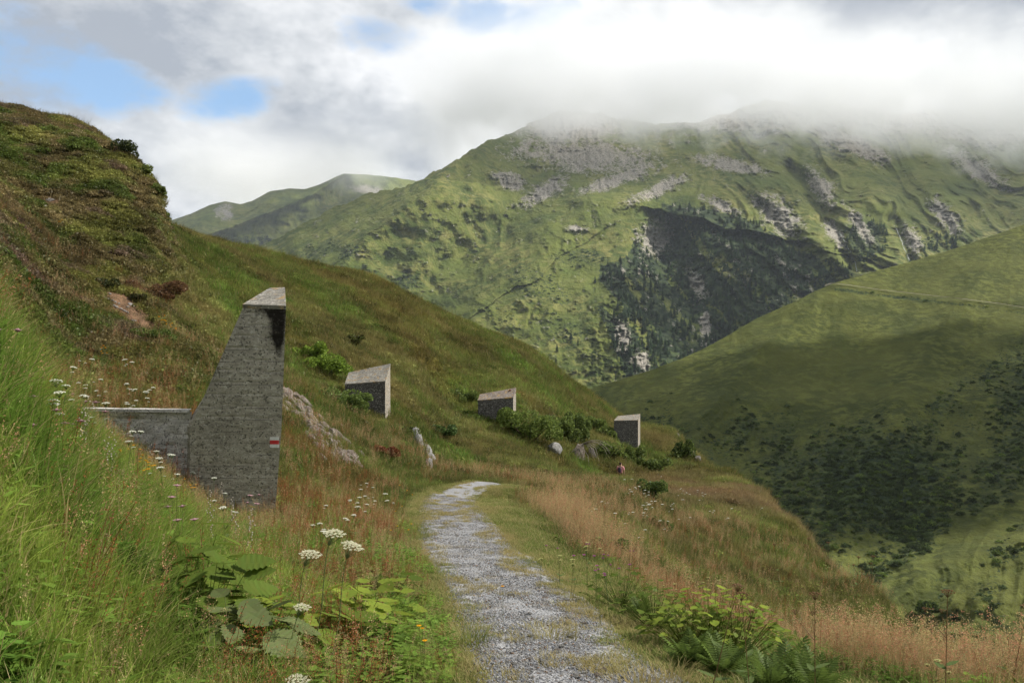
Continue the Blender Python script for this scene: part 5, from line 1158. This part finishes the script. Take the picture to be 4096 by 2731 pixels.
for i, (u, v) in enumerate([(399, 491), (406, 496), (410, 530), (397, 532), (412, 535), (403, 512), (503, 598), (423, 641), (424, 643)]): flower('hawkweed', u, v, .3, HY[i % 2], 'orange yellow hawkweed bloom at the left edge of the path', 'orange hawkweed beside the path', dmin=5.2, s=.85)
for i, (u, v) in enumerate([(101, 358), (104, 363), (163, 332), (168, 336), (160, 328), (172, 340), (62, 230)]): flower('hawkweed', u, v, .42, HY[2], 'distant yellow flower on the left slope', 'yellow flowers on the left slope', dmin=17, s=1.1)
TH = [disc_flower(450+k, (.30, .07, .22), .5, .016, 2) for k in range(2)]
for i, (u, v) in enumerate([(596, 556), (605, 551), (611, 557), (601, 566), (623, 560), (612, 569), (571, 547), (587, 541), (560, 541), (628, 548)]): flower('thistle', u, v, .5, TH[i % 2], 'purple thistle head in the pink grass right of the path', 'purple thistles on the right verge', dmin=7)
PK = [disc_flower(470+k, (.42, .25, .28), .55, .03, 2) for k in range(3)]
for i, (u, v) in enumerate([(5, 392), (12, 400), (60, 405), (72, 412), (88, 404), (100, 427), (182, 498), (240, 495), (246, 500), (190, 510), (176, 486), (92, 398), (40, 415)]): flower('pink_seed_head', u, v, .5, PK[i % 3], 'fluffy mauve pink seed head on the left bank', 'fluffy pink seed heads on the left bank', 'plant', dmin=5.0, s=1.15)
def campion(seed):
    random.seed(seed); b = VB(); b.stem((0, 0, -.03), (.02, 0, .5), .002, (.16, .15, .07), 1.0)
    for k in range(12): b.ball((.02+random.gauss(0, .018), random.gauss(0, .012), .5-.022*k), .0085, rc((.52, .46, .40)), 1.0, 1.2)
    return b.mesh('bladder_campion', PLANT)
CA = [campion(480+k) for k in range(3)]
for i, (u, v) in enumerate([(82, 398), (86, 408), (111, 432), (115, 445), (108, 440), (78, 412), (154, 444), (205, 490), (222, 482), (233, 497), (248, 508), (252, 520), (240, 512), (213, 510)]): flower('bladder_campion', u, v, .5, CA[i % 3], 'pale nodding bladder campion spike '+('left of the concrete wall' if u < 112 else 'below the concrete wall' if u < 180 else 'at the foot of the tall block'), 'bladder campion on the left bank', 'flower', dmin=5.5)

def big_umbel(u, v, h, r, label, d, lean=.12):
    random.seed(int(u)); root = empty('hogweed', seat(u-6, d)); tag(root, label, 'flower', 'large cream hogweed umbels'); c = P(u, v, d)-root.location; foot = c-Vector((r*.5, 0, r*1.1))
    b = VB(); q = Vector((-.10, 0, -.03)); n = 5
    for k in range(n): r_ = q.lerp(foot, (k+1)/n)+Vector((.01*math.sin(k*2), 0, 0)) if k < n-1 else foot; b.stem(q, r_, .0055-.0006*k, (.13, .16, .06), 1.0); q = r_
    link('stem', b.mesh('stem', PLANT), (), root)
    b = VB(); ax = Vector((lean, -.25, 1)).normalized(); sx = ax.cross(Vector((0, 1, 0))).normalized(); sy = ax.cross(sx)
    for i in range(26):
        a = i*2.39996; rr = r*math.sqrt((i+.5)/26); cc = c+sx*math.cos(a)*rr+sy*math.sin(a)*rr*.9+ax*r*.22*(1-(rr/r)**2)+Vector((0, 0, random.gauss(0, r*.03))); b.stem(foot, cc, .0012, (.16, .2, .08), 1.0)
        for j in range(13):
            aa = j*2.4; ra = r*.155*math.sqrt(j/13); b.ball(cc+sx*math.cos(aa)*ra+sy*math.sin(aa)*ra+Vector((0, 0, random.gauss(.002, .002))), r*.048, rc((.74, .72, .55), .10), 1.0, .8)
    link('flower_head', b.mesh('flower_head', PLANT), (), root); return root
big_umbel(334, 533.5, .8, .064, 'upper large cream hogweed umbel, furthest left of the touching pair', 5.3); big_umbel(352, 546, .75, .062, 'large cream hogweed umbel at the right, tilted toward the path', 5.0, .35); big_umbel(310, 554, .7, .062, 'large cream hogweed umbel at the left, below the other two', 5.1, .15)
big_umbel(302, 607, .4, .045, 'smaller pale hogweed umbel low among the leaves', 4.75); big_umbel(297, 680, .3, .055, 'cream hogweed umbel cut by the bottom edge of the view', 4.2)

def leaf_mat_plant(kind, u, v, d, n, size, label, c, lobes=4, cat='plant', group=None, hgt=.35, spread=.28, aspect=.98, petiole=True):
    """large-leaved plant: every blade is a part"""
    random.seed(int(u*3+v)); x = d*(u-U0)/F; root = empty(kind, Vector((x, d, float(ground(x, d))))); tag(root, label, cat, group); b = VB(); pts = []
    for i in range(n):
        a = i*2.39996+random.uniform(-.4, .4); r = spread*math.sqrt((i+.5)/n); z = hgt*(1-.55*(r/spread)**2)*random.uniform(.75, 1.1); pts.append((a, Vector((math.cos(a)*r, math.sin(a)*r*.8, z))))
        if petiole: b.stem((0, 0, -.02), pts[-1][1], .003, tuple(x_*.9 for x_ in c), 1.0)
    if petiole: link('stem', b.mesh('stem', PLANT), (), root)
    vars_ = []
    for k in range(5):
        b = VB(); b.leaf((0, 0, 0), (1, 0, -.12), aspect*random.uniform(.85, 1.1), rc(c, .2), lobes, 1.0, .12); vars_.append(b.mesh('leaf', PLANT))
    for i, (a, p) in enumerate(pts):
        o = link('leaf', vars_[i % 5], (), root); s = size*random.uniform(.7, 1.2); o.location = p; o.scale = (s, s, s); o.rotation_euler = (random.gauss(0, .25), random.uniform(-.15, .55)-.25, a)
LG = (.13, .18, .03); LY = (.21, .26, .04); LD = (.095, .135, .024)
for (u, d, n, s, lb, c, lo, hg, sp) in ((196, 5.9, 16, .17, 'broad lobed hogweed leaves, upper clump on the left bank', LG, 4, .42, .30), (205, 5.15, 18, .16, 'broad lobed leaves at the centre of the left bank', LD, 4, .40, .30), (232, 4.85, 20, .15, 'grey green maple shaped leaves low on the left bank', (.15, .18, .07), 5, .34, .32),
                                 (180, 5.3, 14, .15, 'dark lobed leaves at the left of the leafy patch', LD, 4, .34, .3), (262, 5.2, 14, .13, 'yellow green lobed leaves right of the leafy patch', LY, 3, .34, .26), (352, 6.0, 18, .12, 'round lime green leaves under the cream umbels', LY, 2, .3, .3),
                                 (372, 6.8, 16, .11, 'lime green leaves beside the cream umbels near the path', LY, 2, .28, .28), (325, 5.6, 14, .12, 'green leaves at the base of the cream umbels', LG, 3, .25, .26), (388, 7.8, 14, .11, 'dark green leaves at the path edge behind the umbels', LD, 2, .26, .26)):
    leaf_mat_plant('leafy_plant', u, 0, d, int(n*1.4), s*1.35, lb, c, lo, 'plant', None, hg*1.25, sp)
for (u, d, n, s, lb, c, hg, sp) in ((712, 6.6, 46, .085, 'bright rounded leafy clump at the edge of the right verge', LY, .34, .40), (735, 6.4, 30, .08, 'rounded green leaves on the right of the bright clump', LG, .30, .32), (690, 6.7, 30, .075, 'small leaved green clump left of the bright clump', LG, .28, .30), (655, 7.4, 26, .075, 'dark leafy clump on the right verge near the pink grass', LD, .26, .28), (622, 8.3, 22, .075, 'dark green low clump farther up the right verge', LD, .26, .30)):
    leaf_mat_plant('leafy_plant', u, 1, d, int(n*2.8), s*.88, lb, c, 0, 'plant', None, hg*1.45, sp*1.25, .75)
def frond_mesh(seed, c):
    random.seed(seed); b = VB(); b.stem((0, 0, 0), (.5, 0, .05), .006, tuple(x*.8 for x in c), 1.0); b.stem((.5, 0, .05), (1, 0, -.12), .004, tuple(x*.8 for x in c), 1.0)
    for i in range(15):
        t = .12+.86*i/14; z = .1*t-.22*max(0, t-.5)**1.2; w_ = .30*math.sin(math.pi*min(1, t*.85+.14))
        for s in (-1, 1): b.leaf((t, 0, z), (t+.10, s*w_, z-.04), .055, rc(c, .2), 3, 1.0, .1)
    return b.mesh('frond', PLANT)
FR = [frond_mesh(500+k, (.07, .105, .022) if k % 2 else (.10, .145, .03)) for k in range(4)]
for (u, d, n, s, lb) in ((690, 5.9, 17, .24, 'dark fern below the bright leafy clump'), (720, 5.75, 18, .24, 'dark fern at the centre of the right verge'), (742, 6.0, 16, .22, 'fern under the right side of the leafy clump'), (790, 5.5, 20, .28, 'large fern spreading in front of the tall straw grass'), (815, 5.25, 18, .25, 'fern right of the large one, half hidden by stems'),
                         (770, 5.15, 16, .22, 'lowest dark fern near the lower right turf'), (640, 7.9, 14, .2, 'fern beside the dark clump farther up the verge'), (115, 4.9, 14, .26, 'feathery green plant low on the left bank'), (150, 4.7, 12, .24, 'feathery bright plant near the bottom left leaves'), (70, 5.3, 13, .24, 'feathery plant in the lush grass at the left')):
    x = d*(u-U0)/F; root = empty('fern', Vector((x, d, float(ground(x, d))))); tag(root, lb, 'fern'); random.seed(u)
    for i in range(n):
        o = link('frond', FR[i % 4], (), root); o.location = (0, 0, .03); k = s*random.uniform(.75, 1.15); o.scale = (k, k, k); o.rotation_euler = (0, -random.uniform(.25, 1.15), i*2.39996+random.uniform(-.3, .3))
# clumps of grass at the edge of and in the gravel
def grass_clump(u, d, lb, col, n=90, h=.16, r=.16):
    random.seed(int(u)); x = d*(u-U0)/F; b = VB()
    for i in range(n):
        a = random.uniform(0, 6.3); rr = r*random.random()**.6; b.blade((math.cos(a)*rr, math.sin(a)*rr*.7, 0), a+random.gauss(0, .5), h*random.uniform(.5, 1.2), random.uniform(.4, 1.5), .0055, rc(col, .25), 3, 1.0, rc((.3, .26, .1)))
    o = link('grass_clump', b.mesh('grass_clump', PLANT)); o.location = (x, d, float(ground(x, d))+.01); tag(o, lb, 'grass clump', 'grass clumps at the path')
for u, d, lb, c, n, h, r in ((470, 6.15, 'green grass clump on the left edge of the gravel', (.15, .21, .05), 150, .15, .17), (553, 6.3, 'yellowish grass clump in the middle of the gravel', (.26, .23, .09), 120, .14, .17), (536, 6.7, 'dry low grass clump in the gravel behind the yellowish one', (.28, .24, .11), 80, .09, .16), (556, 8.0, 'small green tuft in the middle of the path', (.14, .18, .05), 50, .05, .09),
                             (505, 10.3, 'tiny green tuft farther up the gravel', (.14, .18, .05), 40, .05, .08), (640, 5.05, 'straw coloured clump at the lower right of the gravel', (.34, .27, .12), 170, .12, .22), (668, 5.35, 'dry grass clump right of the gravel at the bottom', (.33, .26, .12), 130, .12, .2), (487, 14.0, 'dry tuft far up the path', (.3, .24, .1), 40, .06, .1)):
    grass_clump(u, d, lb, c, n, h, r)
